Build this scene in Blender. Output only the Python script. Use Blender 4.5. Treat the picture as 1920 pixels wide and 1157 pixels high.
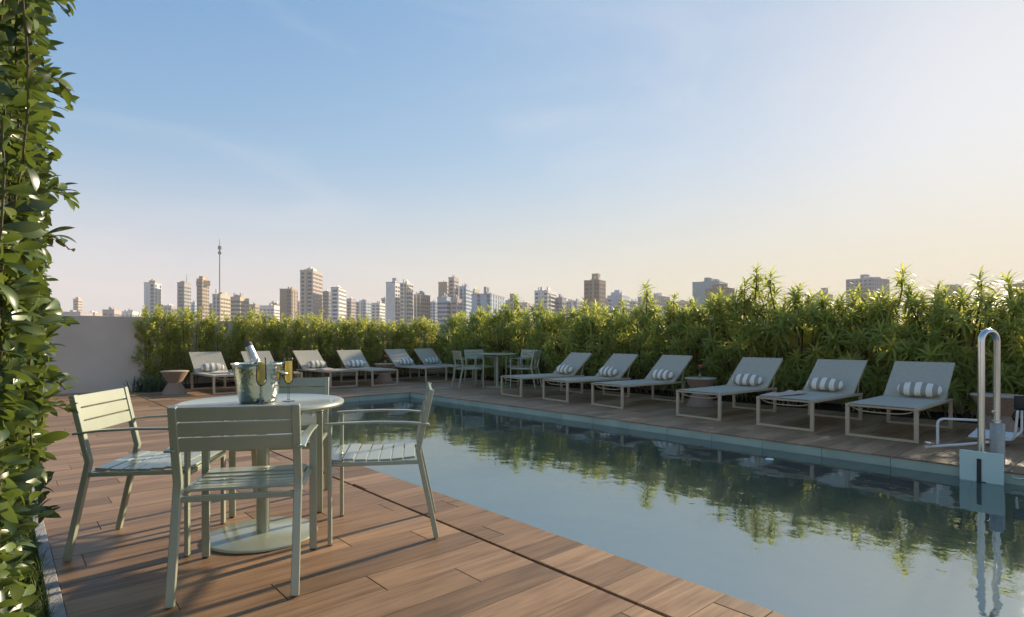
import bpy, bmesh, math, random
import numpy as np
from mathutils import Vector, Matrix, Euler

random.seed(7)
RNG = np.random.default_rng(7)
for o in list(bpy.data.objects):
    bpy.data.objects.remove(o)
S = bpy.context.scene
COL = S.collection
R = math.radians

# ------------------------------------------------------------------ camera, sky, sun, exposure
CAM_H = 1.1
FPX = 1083.0                      # focal length in pixels of a 1920 px wide picture
YAW = 41.614                      # the camera looks this far from +Y towards +X
cam_d = bpy.data.cameras.new('camera')
cam = bpy.data.objects.new('camera', cam_d)
COL.objects.link(cam)
cam.location = (0, 0, CAM_H)
cam.rotation_euler = (R(90), 0, -R(YAW))
cam_d.sensor_width = 36
cam_d.lens = 36 * FPX / 1920
cam_d.shift_y = (633 - 578.5) / 1920
cam_d.clip_start = 0.05
cam_d.clip_end = 20000
S.camera = cam

SUN_EL = R(19.0)
SUN_AZ = R(84.8)                  # from +Y towards +X
w = bpy.data.worlds.new('World')
S.world = w
w.use_nodes = True
nt = w.node_tree
nt.nodes.clear()
wo = nt.nodes.new('ShaderNodeOutputWorld')
bg = nt.nodes.new('ShaderNodeBackground')
sky = nt.nodes.new('ShaderNodeTexSky')
sky.sky_type = 'NISHITA'
sky.sun_disc = False
sky.sun_elevation = SUN_EL
sky.sun_rotation = SUN_AZ
sky.altitude = 600
sky.air_density = 1.0
sky.dust_density = 0.5
sky.ozone_density = 3.5
bg.inputs['Strength'].default_value = 0.15
# sky brightness compressed evenly to hold the glow round the sun down: c / (1 + c / K)
K_SKY = 1.75
vd = nt.nodes.new('ShaderNodeVectorMath'); vd.operation = 'MULTIPLY_ADD'
vd.inputs[1].default_value = (1 / K_SKY,) * 3
vd.inputs[2].default_value = (1, 1, 1)
nt.links.new(sky.outputs[0], vd.inputs[0])
vq = nt.nodes.new('ShaderNodeVectorMath'); vq.operation = 'DIVIDE'
nt.links.new(sky.outputs[0], vq.inputs[0])
nt.links.new(vd.outputs[0], vq.inputs[1])
hs = nt.nodes.new('ShaderNodeHueSaturation')
hs.inputs['Saturation'].default_value = 1.40
hs.inputs['Hue'].default_value = 0.513
nt.links.new(vq.outputs[0], hs.inputs['Color'])
# pale haze painted into the sky colour near the horizon
tcw = nt.nodes.new('ShaderNodeTexCoord')
sxw = nt.nodes.new('ShaderNodeSeparateXYZ')
nt.links.new(tcw.outputs['Generated'], sxw.inputs[0])
hz = nt.nodes.new('ShaderNodeMapRange')
hz.interpolation_type = 'SMOOTHERSTEP'
hz.inputs['From Min'].default_value = -0.02
hz.inputs['From Max'].default_value = 0.34
hz.inputs['To Min'].default_value = 0.72
hz.inputs['To Max'].default_value = 0.0
nt.links.new(sxw.outputs['Z'], hz.inputs['Value'])
hm = nt.nodes.new('ShaderNodeMix')
hm.data_type = 'RGBA'
# warm glow painted into the haze colour on the side of the low sun
dn = nt.nodes.new('ShaderNodeVectorMath')
dn.operation = 'DOT_PRODUCT'
dn.inputs[1].default_value = (math.sin(SUN_AZ), math.cos(SUN_AZ), 0)
nt.links.new(tcw.outputs['Generated'], dn.inputs[0])
dm = nt.nodes.new('ShaderNodeMapRange')
dm.interpolation_type = 'SMOOTHSTEP'
dm.inputs['From Min'].default_value = 0.25
dm.inputs['From Max'].default_value = 1.0
nt.links.new(dn.outputs['Value'], dm.inputs['Value'])
hc = nt.nodes.new('ShaderNodeMix')
hc.data_type = 'RGBA'
hc.inputs['A'].default_value = (1.42, 1.22, 1.24, 1)
hc.inputs['B'].default_value = (1.55, 1.30, 0.82, 1)
nt.links.new(dm.outputs[0], hc.inputs['Factor'])
nt.links.new(hc.outputs['Result'], hm.inputs['B'])
nt.links.new(hz.outputs[0], hm.inputs['Factor'])
nt.links.new(hs.outputs[0], hm.inputs['A'])
# faint wispy high cloud
cm = nt.nodes.new('ShaderNodeMapping')
cm.inputs['Rotation'].default_value = (0.25, 0.1, 0.5)
cm.inputs['Scale'].default_value = (1.2, 2.6, 6.5)
nt.links.new(tcw.outputs['Generated'], cm.inputs['Vector'])
cn = nt.nodes.new('ShaderNodeTexNoise')
cn.inputs['Scale'].default_value = 1.5
cn.inputs['Detail'].default_value = 7
cn.inputs['Roughness'].default_value = 0.55
cn.inputs['Distortion'].default_value = 0.7
nt.links.new(cm.outputs[0], cn.inputs['Vector'])
cc = nt.nodes.new('ShaderNodeMapRange')
cc.inputs['From Min'].default_value = 0.48
cc.inputs['From Max'].default_value = 0.80
cc.inputs['To Max'].default_value = 0.26
nt.links.new(cn.outputs['Fac'], cc.inputs['Value'])
cx = nt.nodes.new('ShaderNodeMix')
cx.data_type = 'RGBA'
cx.inputs['B'].default_value = (1.5, 1.48, 1.5, 1)
nt.links.new(cc.outputs[0], cx.inputs['Factor'])
nt.links.new(hm.outputs['Result'], cx.inputs['A'])
nt.links.new(cx.outputs['Result'], bg.inputs['Color'])
nt.links.new(bg.outputs[0], wo.inputs['Surface'])

sun_d = bpy.data.lights.new('sun', 'SUN')
sun = bpy.data.objects.new('sun', sun_d)
COL.objects.link(sun)
sun_d.energy = 2.1
sun_d.angle = R(1.6)
sun_d.color = (1.0, 0.83, 0.61)
sdir = Vector((math.sin(SUN_AZ) * math.cos(SUN_EL), math.cos(SUN_AZ) * math.cos(SUN_EL), math.sin(SUN_EL)))
sun.rotation_euler = sdir.to_track_quat('Z', 'Y').to_euler()
sun.location = (30, 5, 30)

S.view_settings.view_transform = 'Standard'
S.view_settings.look = 'None'
S.view_settings.exposure = 2.02
S.view_settings.gamma = 1.0
S.cycles.use_denoising = True
S.cycles.max_bounces = 10
S.cycles.transparent_max_bounces = 16
S.cycles.caustics_reflective = False
S.cycles.caustics_refractive = False

FWD = Vector((math.sin(R(YAW)), math.cos(R(YAW)), 0))
RGT = Vector((math.cos(R(YAW)), -math.sin(R(YAW)), 0))

def ray(px, d):
    """ground-plan point in the direction of picture column px, at depth d in metres"""
    return FWD * d + RGT * (d * (px - 960) / FPX)

def project(p):
    q = Vector(p) - Vector((0, 0, CAM_H))
    d = q.dot(FWD)
    if d < 0.05:
        return None
    return 960 + FPX * q.dot(RGT) / d, 633 - FPX * q.z / d, d

# ------------------------------------------------------------------ materials
MATS = {}

def mat(name, col=(0.5, 0.5, 0.5), rough=0.5, metal=0.0, spec=0.5, noise=None, bump=None, tone=None):
    """principled material; noise = (scale, amount) mottles the colour, bump = (scale, strength),
    tone = name of a per-face value that varies the colour of pieces"""
    if name in MATS:
        return MATS[name]
    m = bpy.data.materials.new(name)
    m.use_nodes = True
    n = m.node_tree
    p = n.nodes['Principled BSDF']
    p.inputs['Roughness'].default_value = rough
    p.inputs['Metallic'].default_value = metal
    p.inputs['Specular IOR Level'].default_value = spec
    p.inputs['Base Color'].default_value = (*col, 1)
    if noise or bump:
        tc = n.nodes.new('ShaderNodeTexCoord')
    if noise:
        t = n.nodes.new('ShaderNodeTexNoise')
        t.inputs['Scale'].default_value = noise[0]
        t.inputs['Detail'].default_value = 6
        n.links.new(tc.outputs['Object'], t.inputs['Vector'])
        mr = n.nodes.new('ShaderNodeMapRange')
        mr.inputs['From Min'].default_value = 0.3
        mr.inputs['From Max'].default_value = 0.7
        mr.inputs['To Min'].default_value = 1 - noise[1]
        mr.inputs['To Max'].default_value = 1 + noise[1]
        n.links.new(t.outputs['Fac'], mr.inputs['Value'])
        mx = n.nodes.new('ShaderNodeVectorMath')
        mx.operation = 'SCALE'
        mx.inputs[0].default_value = col
        n.links.new(mr.outputs[0], mx.inputs['Scale'])
        n.links.new(mx.outputs[0], p.inputs['Base Color'])
    if bump:
        t2 = n.nodes.new('ShaderNodeTexNoise')
        t2.inputs['Scale'].default_value = bump[0]
        t2.inputs['Detail'].default_value = 4
        n.links.new(tc.outputs['Object'], t2.inputs['Vector'])
        b = n.nodes.new('ShaderNodeBump')
        b.inputs['Strength'].default_value = bump[1]
        b.inputs['Distance'].default_value = 0.01
        n.links.new(t2.outputs['Fac'], b.inputs['Height'])
        n.links.new(b.outputs[0], p.inputs['Normal'])
    MATS[name] = m
    return m

def attr_tone(n, lo, hi):
    a = n.nodes.new('ShaderNodeAttribute')
    a.attribute_name = 'tone'
    mr = n.nodes.new('ShaderNodeMapRange')
    mr.inputs['To Min'].default_value = lo
    mr.inputs['To Max'].default_value = hi
    n.links.new(a.outputs['Fac'], mr.inputs['Value'])
    return a, mr

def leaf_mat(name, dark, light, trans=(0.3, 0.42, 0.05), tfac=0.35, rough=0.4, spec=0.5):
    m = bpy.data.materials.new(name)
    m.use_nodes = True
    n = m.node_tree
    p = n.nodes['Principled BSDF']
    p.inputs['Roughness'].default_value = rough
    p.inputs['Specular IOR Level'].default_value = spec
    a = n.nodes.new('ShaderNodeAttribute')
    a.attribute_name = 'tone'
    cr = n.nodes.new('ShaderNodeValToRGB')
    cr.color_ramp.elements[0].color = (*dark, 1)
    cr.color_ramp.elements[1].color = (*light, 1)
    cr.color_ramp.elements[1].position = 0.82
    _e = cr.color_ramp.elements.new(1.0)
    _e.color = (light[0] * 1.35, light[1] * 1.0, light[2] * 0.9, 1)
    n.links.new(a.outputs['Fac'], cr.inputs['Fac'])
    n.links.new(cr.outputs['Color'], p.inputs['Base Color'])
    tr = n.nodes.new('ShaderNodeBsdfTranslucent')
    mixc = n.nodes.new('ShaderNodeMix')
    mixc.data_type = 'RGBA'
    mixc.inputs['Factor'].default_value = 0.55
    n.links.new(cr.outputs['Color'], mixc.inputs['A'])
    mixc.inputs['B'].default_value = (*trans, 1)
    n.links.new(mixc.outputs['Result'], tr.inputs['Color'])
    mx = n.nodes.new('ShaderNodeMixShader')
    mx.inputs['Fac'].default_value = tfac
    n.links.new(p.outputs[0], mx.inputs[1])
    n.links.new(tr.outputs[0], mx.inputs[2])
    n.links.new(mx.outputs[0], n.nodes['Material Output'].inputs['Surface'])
    MATS[name] = m
    return m

def wood_mat():
    m = bpy.data.materials.new('wood_plank')
    m.use_nodes = True
    n = m.node_tree
    p = n.nodes['Principled BSDF']
    geo = n.nodes.new('ShaderNodeNewGeometry')
    a = n.nodes.new('ShaderNodeAttribute')
    a.attribute_name = 'tone'
    off = n.nodes.new('ShaderNodeVectorMath')
    off.operation = 'SCALE'
    off.inputs[0].default_value = (37.0, 19.0, 53.0)
    n.links.new(a.outputs['Fac'], off.inputs['Scale'])
    add = n.nodes.new('ShaderNodeVectorMath')
    n.links.new(geo.outputs['Position'], add.inputs[0])
    n.links.new(off.outputs[0], add.inputs[1])
    def grain(sx, sy, detail, dist):
        mp = n.nodes.new('ShaderNodeMapping')
        mp.inputs['Scale'].default_value = (sx, sy, 1)
        n.links.new(add.outputs[0], mp.inputs['Vector'])
        t = n.nodes.new('ShaderNodeTexNoise')
        t.inputs['Scale'].default_value = 1
        t.inputs['Detail'].default_value = detail
        t.inputs['Distortion'].default_value = dist
        n.links.new(mp.outputs[0], t.inputs['Vector'])
        return t
    g1 = grain(2.2, 30, 6, 0.6)
    g2 = grain(1.3, 7, 4, 1.2)
    g3 = grain(6, 160, 3, 0.0)
    mixv = n.nodes.new('ShaderNodeMath')
    mixv.operation = 'MULTIPLY_ADD'
    mixv.inputs[1].default_value = 0.5
    n.links.new(g1.outputs['Fac'], mixv.inputs[0])
    m2 = n.nodes.new('ShaderNodeMath')
    m2.operation = 'MULTIPLY_ADD'
    m2.inputs[1].default_value = 0.38
    m2.inputs[2].default_value = 0.0
    n.links.new(g2.outputs['Fac'], m2.inputs[0])
    m3 = n.nodes.new('ShaderNodeMath')
    m3.operation = 'MULTIPLY_ADD'
    m3.inputs[1].default_value = 0.14
    n.links.new(g3.outputs['Fac'], m3.inputs[0])
    n.links.new(m2.outputs[0], m3.inputs[2])
    n.links.new(m3.outputs[0], mixv.inputs[2])
    cr = n.nodes.new('ShaderNodeValToRGB')
    e = cr.color_ramp.elements
    e[0].position = 0.36
    e[0].color = (0.185, 0.104, 0.052, 1)
    e[1].position = 0.66
    e[1].color = (0.375, 0.232, 0.128, 1)
    k = e.new(0.5)
    k.color = (0.28, 0.168, 0.088, 1)
    n.links.new(mixv.outputs[0], cr.inputs['Fac'])
    mr = n.nodes.new('ShaderNodeMapRange')
    mr.inputs['To Min'].default_value = 0.70
    mr.inputs['To Max'].default_value = 1.28
    n.links.new(a.outputs['Fac'], mr.inputs['Value'])
    sc = n.nodes.new('ShaderNodeVectorMath')
    sc.operation = 'SCALE'
    n.links.new(cr.outputs['Color'], sc.inputs[0])
    n.links.new(mr.outputs[0], sc.inputs['Scale'])
    n.links.new(sc.outputs[0], p.inputs['Base Color'])
    rr = n.nodes.new('ShaderNodeMapRange')
    rr.inputs['To Min'].default_value = 0.36
    rr.inputs['To Max'].default_value = 0.6
    n.links.new(g2.outputs['Fac'], rr.inputs['Value'])
    n.links.new(rr.outputs[0], p.inputs['Roughness'])
    p.inputs['Specular IOR Level'].default_value = 0.25
    b = n.nodes.new('ShaderNodeBump')
    b.inputs['Strength'].default_value = 0.25
    b.inputs['Distance'].default_value = 0.002
    n.links.new(mixv.outputs[0], b.inputs['Height'])
    n.links.new(b.outputs[0], p.inputs['Normal'])
    MATS['wood'] = m
    return m

def water_mat():
    m = bpy.data.materials.new('pool_water')
    m.use_nodes = True
    n = m.node_tree
    n.nodes.clear()
    out = n.nodes.new('ShaderNodeOutputMaterial')
    geo = n.nodes.new('ShaderNodeNewGeometry')
    def wave(scale, stretch):
        mp = n.nodes.new('ShaderNodeMapping')
        mp.inputs['Scale'].default_value = (stretch, 1, 1)
        n.links.new(geo.outputs['Position'], mp.inputs['Vector'])
        t = n.nodes.new('ShaderNodeTexNoise')
        t.inputs['Scale'].default_value = scale
        t.inputs['Detail'].default_value = 3
        t.inputs['Roughness'].default_value = 0.55
        n.links.new(mp.outputs[0], t.inputs['Vector'])
        return t
    w1 = wave(1.6, 1.3)
    w2 = wave(7.0, 1.0)
    ad = n.nodes.new('ShaderNodeMath')
    ad.operation = 'MULTIPLY_ADD'
    ad.inputs[1].default_value = 0.22
    n.links.new(w2.outputs['Fac'], ad.inputs[0])
    n.links.new(w1.outputs['Fac'], ad.inputs[2])
    b = n.nodes.new('ShaderNodeBump')
    b.inputs['Strength'].default_value = 1.0
    b.inputs['Distance'].default_value = 0.0045
    n.links.new(ad.outputs[0], b.inputs['Height'])
    gl = n.nodes.new('ShaderNodeBsdfGlossy')
    gl.inputs['Roughness'].default_value = 0.022
    gl.inputs['Color'].default_value = (0.83, 0.925, 0.905, 1)
    n.links.new(b.outputs[0], gl.inputs['Normal'])
    tr = n.nodes.new('ShaderNodeBsdfTransparent')
    tr.inputs['Color'].default_value = (0.90, 0.965, 0.955, 1)
    fr = n.nodes.new('ShaderNodeFresnel')
    fr.inputs['IOR'].default_value = 5.2
    n.links.new(b.outputs[0], fr.inputs['Normal'])
    mx = n.nodes.new('ShaderNodeMixShader')
    n.links.new(fr.outputs[0], mx.inputs['Fac'])
    df = n.nodes.new('ShaderNodeBsdfDiffuse')          # slightly milky water
    df.inputs['Color'].default_value = (0.56, 0.69, 0.62, 1)
    md = n.nodes.new('ShaderNodeMixShader')
    md.inputs['Fac'].default_value = 0.11
    n.links.new(tr.outputs[0], md.inputs[1])
    n.links.new(df.outputs[0], md.inputs[2])
    n.links.new(md.outputs[0], mx.inputs[1])
    n.links.new(gl.outputs[0], mx.inputs[2])
    n.links.new(mx.outputs[0], out.inputs['Surface'])
    MATS['water'] = m
    return m

def glass_mat(name, col=(1, 1, 1), ior=1.45, rough=0.0):
    m = bpy.data.materials.new(name)
    m.use_nodes = True
    n = m.node_tree
    n.nodes.clear()
    out = n.nodes.new('ShaderNodeOutputMaterial')
    g = n.nodes.new('ShaderNodeBsdfGlossy')
    g.inputs['Roughness'].default_value = 0.02
    t = n.nodes.new('ShaderNodeBsdfTransparent')
    t.inputs['Color'].default_value = (*col, 1)
    f = n.nodes.new('ShaderNodeFresnel')
    f.inputs['IOR'].default_value = ior
    mx = n.nodes.new('ShaderNodeMixShader')
    n.links.new(f.outputs[0], mx.inputs['Fac'])
    n.links.new(t.outputs[0], mx.inputs[1])
    n.links.new(g.outputs[0], mx.inputs[2])
    n.links.new(mx.outputs[0], out.inputs['Surface'])
    MATS[name] = m
    return m

def stripe_mat(name, c1, c2, period, duty=0.55):
    """cloth printed with stripes across its length (object x)"""
    m = bpy.data.materials.new(name)
    m.use_nodes = True
    n = m.node_tree
    p = n.nodes['Principled BSDF']
    p.inputs['Roughness'].default_value = 0.9
    p.inputs['Specular IOR Level'].default_value = 0.15
    tc = n.nodes.new('ShaderNodeTexCoord')
    sx = n.nodes.new('ShaderNodeSeparateXYZ')
    n.links.new(tc.outputs['Object'], sx.inputs[0])
    a = n.nodes.new('ShaderNodeMath')
    a.operation = 'MULTIPLY_ADD'
    a.inputs[1].default_value = 1 / period
    a.inputs[2].default_value = 100.25
    n.links.new(sx.outputs['X'], a.inputs[0])
    fr = n.nodes.new('ShaderNodeMath')
    fr.operation = 'FRACT'
    n.links.new(a.outputs[0], fr.inputs[0])
    lt = n.nodes.new('ShaderNodeMath')
    lt.operation = 'LESS_THAN'
    lt.inputs[1].default_value = duty
    n.links.new(fr.outputs[0], lt.inputs[0])
    mx = n.nodes.new('ShaderNodeMix')
    mx.data_type = 'RGBA'
    mx.inputs['A'].default_value = (*c1, 1)
    mx.inputs['B'].default_value = (*c2, 1)
    n.links.new(lt.outputs[0], mx.inputs['Factor'])
    n.links.new(mx.outputs['Result'], p.inputs['Base Color'])
    t = n.nodes.new('ShaderNodeTexNoise')
    t.inputs['Scale'].default_value = 160
    n.links.new(tc.outputs['Object'], t.inputs['Vector'])
    b = n.nodes.new('ShaderNodeBump')
    b.inputs['Strength'].default_value = 0.4
    b.inputs['Distance'].default_value = 0.003
    n.links.new(t.outputs['Fac'], b.inputs['Height'])
    n.links.new(b.outputs[0], p.inputs['Normal'])
    MATS[name] = m
    return m

wood_mat()
water_mat()
mat('grout', (0.05, 0.035, 0.028), 0.9)
mat('sage_metal', (0.318, 0.350, 0.258), 0.34, 0.0, 0.7, noise=(9, 0.05), bump=(220, 0.05))
_p = MATS['sage_metal'].node_tree.nodes['Principled BSDF']
_p.inputs['Coat Weight'].default_value = 0.6
_p.inputs['Coat Roughness'].default_value = 0.16
mat('beige_metal', (0.47, 0.385, 0.265), 0.42, 0.0, 0.5, noise=(12, 0.05))
mat('sling', (0.44, 0.405, 0.315), 0.75, 0, 0.25, noise=(30, 0.06), bump=(420, 0.35))
mat('plaster', (0.58, 0.50, 0.415), 0.9, 0, 0.2, noise=(1.7, 0.07), bump=(60, 0.25))
mat('kerb_stone', (0.36, 0.345, 0.325), 0.8, 0, 0.3, noise=(14, 0.14), bump=(90, 0.4))
mat('soil', (0.03, 0.022, 0.015), 0.95, 0, 0.2, noise=(20, 0.3), bump=(30, 1.0))
mat('pool_tile', (0.35, 0.455, 0.385), 0.35, 0, 0.5, noise=(3.0, 0.14), bump=(60, 0.1))
mat('pool_floor', (0.72, 0.80, 0.75), 0.5, 0, 0.4, noise=(1.4, 0.16))
mat('steel', (0.62, 0.62, 0.60), 0.22, 1.0, 0.5, noise=(6, 0.06))
mat('white_tube', (0.70, 0.69, 0.65), 0.35, 0, 0.5)
mat('grey_sleeve', (0.33, 0.36, 0.34), 0.45, 0.3, 0.5, noise=(30, 0.12))
mat('aqua_board', (0.52, 0.70, 0.66), 0.4, 0, 0.5, noise=(8, 0.04))
mat('black_plastic', (0.015, 0.017, 0.018), 0.5)
mat('foil', (0.75, 0.74, 0.72), 0.33, 0.85, 0.5, bump=(90, 0.5))
mat('bottle_glass', (0.012, 0.02, 0.012), 0.08, 0, 0.6)
mat('rope', (0.30, 0.215, 0.155), 0.85, 0, 0.2, noise=(40, 0.2), bump=(160, 0.6))
mat('table_rim', (0.40, 0.33, 0.25), 0.6, 0, 0.3, noise=(20, 0.1))
mat('towel', (0.56, 0.44, 0.37), 0.95, 0, 0.1, bump=(200, 0.6))
mat('towel_white', (0.70, 0.66, 0.58), 0.95, 0, 0.1, bump=(200, 0.6))
mat('net', (0.62, 0.61, 0.57), 0.8, noise=(120, 0.3))
mat('bark', (0.10, 0.072, 0.045), 0.9, 0, 0.2, noise=(30, 0.25))
mat('twig', (0.12, 0.095, 0.05), 0.8, 0, 0.2)
mat('petal', (0.62, 0.17, 0.15), 0.7, 0, 0.2)
mat('white_petal', (0.78, 0.76, 0.66), 0.6, 0, 0.3)
mat('violet_petal', (0.30, 0.16, 0.42), 0.7, 0, 0.2)
mat('vase_green', (0.16, 0.2, 0.11), 0.3)
mat('city_ground', (0.13, 0.13, 0.12), 0.9, noise=(0.02, 0.3))
mat('concrete', (0.30, 0.29, 0.27), 0.9, noise=(0.5, 0.1))
mat('pane', (0.05, 0.065, 0.08), 0.2, 0, 0.6)
mat('roof_dark', (0.12, 0.11, 0.105), 0.8)
mat('white_float', (0.8, 0.8, 0.78), 0.4)
mat('ice', (0.75, 0.80, 0.80), 0.15)
glass_mat('stem_glass', (0.93, 0.95, 0.94), 1.6)
glass_mat('clear_glass', (0.98, 0.99, 0.985), 1.25)
glass_mat('champagne', (0.95, 0.88, 0.45), 1.34)
_n = MATS['champagne'].node_tree
_d = _n.nodes.new('ShaderNodeBsdfTranslucent')
_d.inputs['Color'].default_value = (0.92, 0.80, 0.30, 1)
_m = _n.nodes.new('ShaderNodeMixShader')
_m.inputs['Fac'].default_value = 0.8
_o = _n.nodes['Material Output']
_prev = _o.inputs['Surface'].links[0].from_socket
_n.links.new(_prev, _m.inputs[1])
_f = _n.nodes.new('ShaderNodeBsdfDiffuse')
_f.inputs['Color'].default_value = (0.95, 0.80, 0.32, 1)
_a = _n.nodes.new('ShaderNodeMixShader')
_n.links.new(_d.outputs[0], _a.inputs[1])
_n.links.new(_f.outputs[0], _a.inputs[2])
_n.links.new(_a.outputs[0], _m.inputs[2])
_n.links.new(_m.outputs[0], _o.inputs['Surface'])
stripe_mat('stripe_grey', (0.34, 0.315, 0.25), (0.80, 0.75, 0.64), 0.115)
stripe_mat('stripe_blue', (0.25, 0.34, 0.34), (0.70, 0.72, 0.66), 0.115)
leaf_mat('leaf_broad', (0.018, 0.038, 0.012), (0.12, 0.175, 0.040), (0.30, 0.40, 0.05), 0.28, 0.33, 0.6)
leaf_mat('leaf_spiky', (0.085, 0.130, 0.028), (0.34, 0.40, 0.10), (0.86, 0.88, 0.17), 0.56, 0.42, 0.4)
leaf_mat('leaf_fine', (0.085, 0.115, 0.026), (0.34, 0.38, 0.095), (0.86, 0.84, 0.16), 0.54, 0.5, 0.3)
leaf_mat('leaf_strap', (0.03, 0.06, 0.035), (0.09, 0.15, 0.09), (0.15, 0.25, 0.06), 0.25, 0.4, 0.5)
leaf_mat('grass', (0.035, 0.06, 0.012), (0.10, 0.15, 0.035), (0.25, 0.32, 0.04), 0.3, 0.6, 0.3)

# ------------------------------------------------------------------ mesh building helpers
class MB:
    def __init__(self):
        self.v = []
        self.f = []
        self.t = []
    def add(self, verts, faces, tone=0.5):
        k = len(self.v)
        self.v.extend([tuple(q) for q in verts])
        self.f.extend([tuple(i + k for i in q) for q in faces])
        self.t.extend([tone] * len(faces))
        return self
    def box(self, c, s, rot=None, tone=0.5):
        x, y, z = s[0] / 2, s[1] / 2, s[2] / 2
        vs = [Vector(q) for q in ((-x, -y, -z), (x, -y, -z), (x, y, -z), (-x, y, -z), (-x, -y, z), (x, -y, z), (x, y, z), (-x, y, z))]
        if rot is not None:
            mtx = rot if isinstance(rot, Matrix) else Euler(rot).to_matrix()
            vs = [mtx @ q for q in vs]
        c = Vector(c)
        return self.add([q + c for q in vs], [(0, 3, 2, 1), (4, 5, 6, 7), (0, 1, 5, 4), (1, 2, 6, 5), (2, 3, 7, 6), (3, 0, 4, 7)], tone)
    def span(self, a, b, tone=0.5):
        return self.box([(a[i] + b[i]) / 2 for i in range(3)], [abs(b[i] - a[i]) for i in range(3)], None, tone)
    def bar(self, x, path, wx, th):
        """flat bar swept along a path in the local yz plane, at sideways offset x"""
        p = [Vector((0, q[0], q[1])) for q in path]
        vs = []
        for i, q in enumerate(p):
            a = (p[i] - p[i - 1]).normalized() if i else None
            b = (p[i + 1] - p[i]).normalized() if i < len(p) - 1 else None
            t = (a + b).normalized() if a and b else (a or b)
            nrm = Vector((0, -t.z, t.y))
            k = 1.0
            if a and b:
                k = 1 / max(0.4, math.sqrt((1 + a.dot(b)) / 2))
            for sx, sn in ((-1, -1), (1, -1), (1, 1), (-1, 1)):
                vs.append(Vector((x + sx * wx / 2, 0, 0)) + q + nrm * (sn * th / 2 * k))
        fs = []
        for i in range(len(p) - 1):
            for j in range(4):
                a, b = i * 4 + j, i * 4 + (j + 1) % 4
                fs.append((a, b, b + 4, a + 4))
        fs.append((3, 2, 1, 0))
        e = (len(p) - 1) * 4
        fs.append((e, e + 1, e + 2, e + 3))
        return self.add(vs, fs)
    def tube(self, path, r, n=10, tone=0.5):
        p = [Vector(q) for q in path]
        rr = r if isinstance(r, (list, tuple)) else [r] * len(p)
        up = None
        vs, fs = [], []
        for i, q in enumerate(p):
            if i == 0:
                t = (p[1] - p[0]).normalized()
            elif i == len(p) - 1:
                t = (p[-1] - p[-2]).normalized()
            else:
                t = ((p[i] - p[i - 1]).normalized() + (p[i + 1] - p[i]).normalized()).normalized()
            if up is None:
                up = Vector((0, 0, 1)) if abs(t.z) < 0.9 else Vector((1, 0, 0))
            s = t.cross(up).normalized()
            up = s.cross(t).normalized()
            for j in range(n):
                a = 2 * math.pi * j / n
                vs.append(q + s * (math.cos(a) * rr[i]) + up * (math.sin(a) * rr[i]))
        for i in range(len(p) - 1):
            for j in range(n):
                a, b = i * n + j, i * n + (j + 1) % n
                fs.append((a, b, b + n, a + n))
        fs.append(tuple(range(n - 1, -1, -1)))
        e = (len(p) - 1) * n
        fs.append(tuple(range(e, e + n)))
        return self.add(vs, fs, tone)
    def lathe(self, prof, n=32, c=(0, 0, 0), tilt=None, caps=True):
        vs, fs = [], []
        c = Vector(c)
        for r, z in prof:
            for j in range(n):
                a = 2 * math.pi * j / n
                q = Vector((r * math.cos(a), r * math.sin(a), z))
                if tilt is not None:
                    q = tilt @ q
                vs.append(c + q)
        for i in range(len(prof) - 1):
            for j in range(n):
                a, b = i * n + j, i * n + (j + 1) % n
                fs.append((a, b, b + n, a + n))
        if caps:
            fs.append(tuple(range(n - 1, -1, -1)))
            e = (len(prof) - 1) * n
            fs.append(tuple(range(e, e + n)))
        return self.add(vs, fs)
    def mesh(self, name, m, smooth=None):
        me = bpy.data.meshes.new(name)
        me.from_pydata([tuple(q) for q in self.v], [], self.f)
        if m is not None:
            me.materials.append(MATS[m] if isinstance(m, str) else m)
        at = me.attributes.new('tone', 'FLOAT', 'FACE')
        at.data.foreach_set('value', np.array(self.t, dtype=np.float32))
        if smooth is not None:
            me.polygons.foreach_set('use_smooth', [True] * len(me.polygons))
            me.set_sharp_from_angle(angle=R(smooth))
        me.update()
        return me
    def build(self, name, m, parent=None, smooth=None, bevel=None):
        o = bpy.data.objects.new(name, self.mesh(name, m, smooth))
        COL.objects.link(o)
        if parent is not None:
            o.parent = parent
        if bevel:
            b = o.modifiers.new('bevel', 'BEVEL')
            b.width = bevel
            b.segments = 2
            b.limit_method = 'ANGLE'
            b.angle_limit = R(35)
            o.data.polygons.foreach_set('use_smooth', [True] * len(o.data.polygons))
            o.data.set_sharp_from_angle(angle=R(50))
        return o

def tag(o, label=None, cat=None, group=None, kind=None):
    if label:
        o['label'] = label
    if cat:
        o['category'] = cat
    if group:
        o['group'] = group
    if kind:
        o['kind'] = kind
    return o

def thing(name, label, cat, loc=(0, 0, 0), rz=0.0, group=None):
    o = bpy.data.objects.new(name, None)
    o.empty_display_size = 0.1
    COL.objects.link(o)
    o.location = loc
    o.rotation_euler = (0, 0, rz)
    return tag(o, label, cat, group)

def copy_tree(o, parent=None):
    c = o.copy()
    COL.objects.link(c)
    if parent is not None:
        c.parent = parent
    for ch in list(o.children):
        copy_tree(ch, c)
    return c

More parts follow.
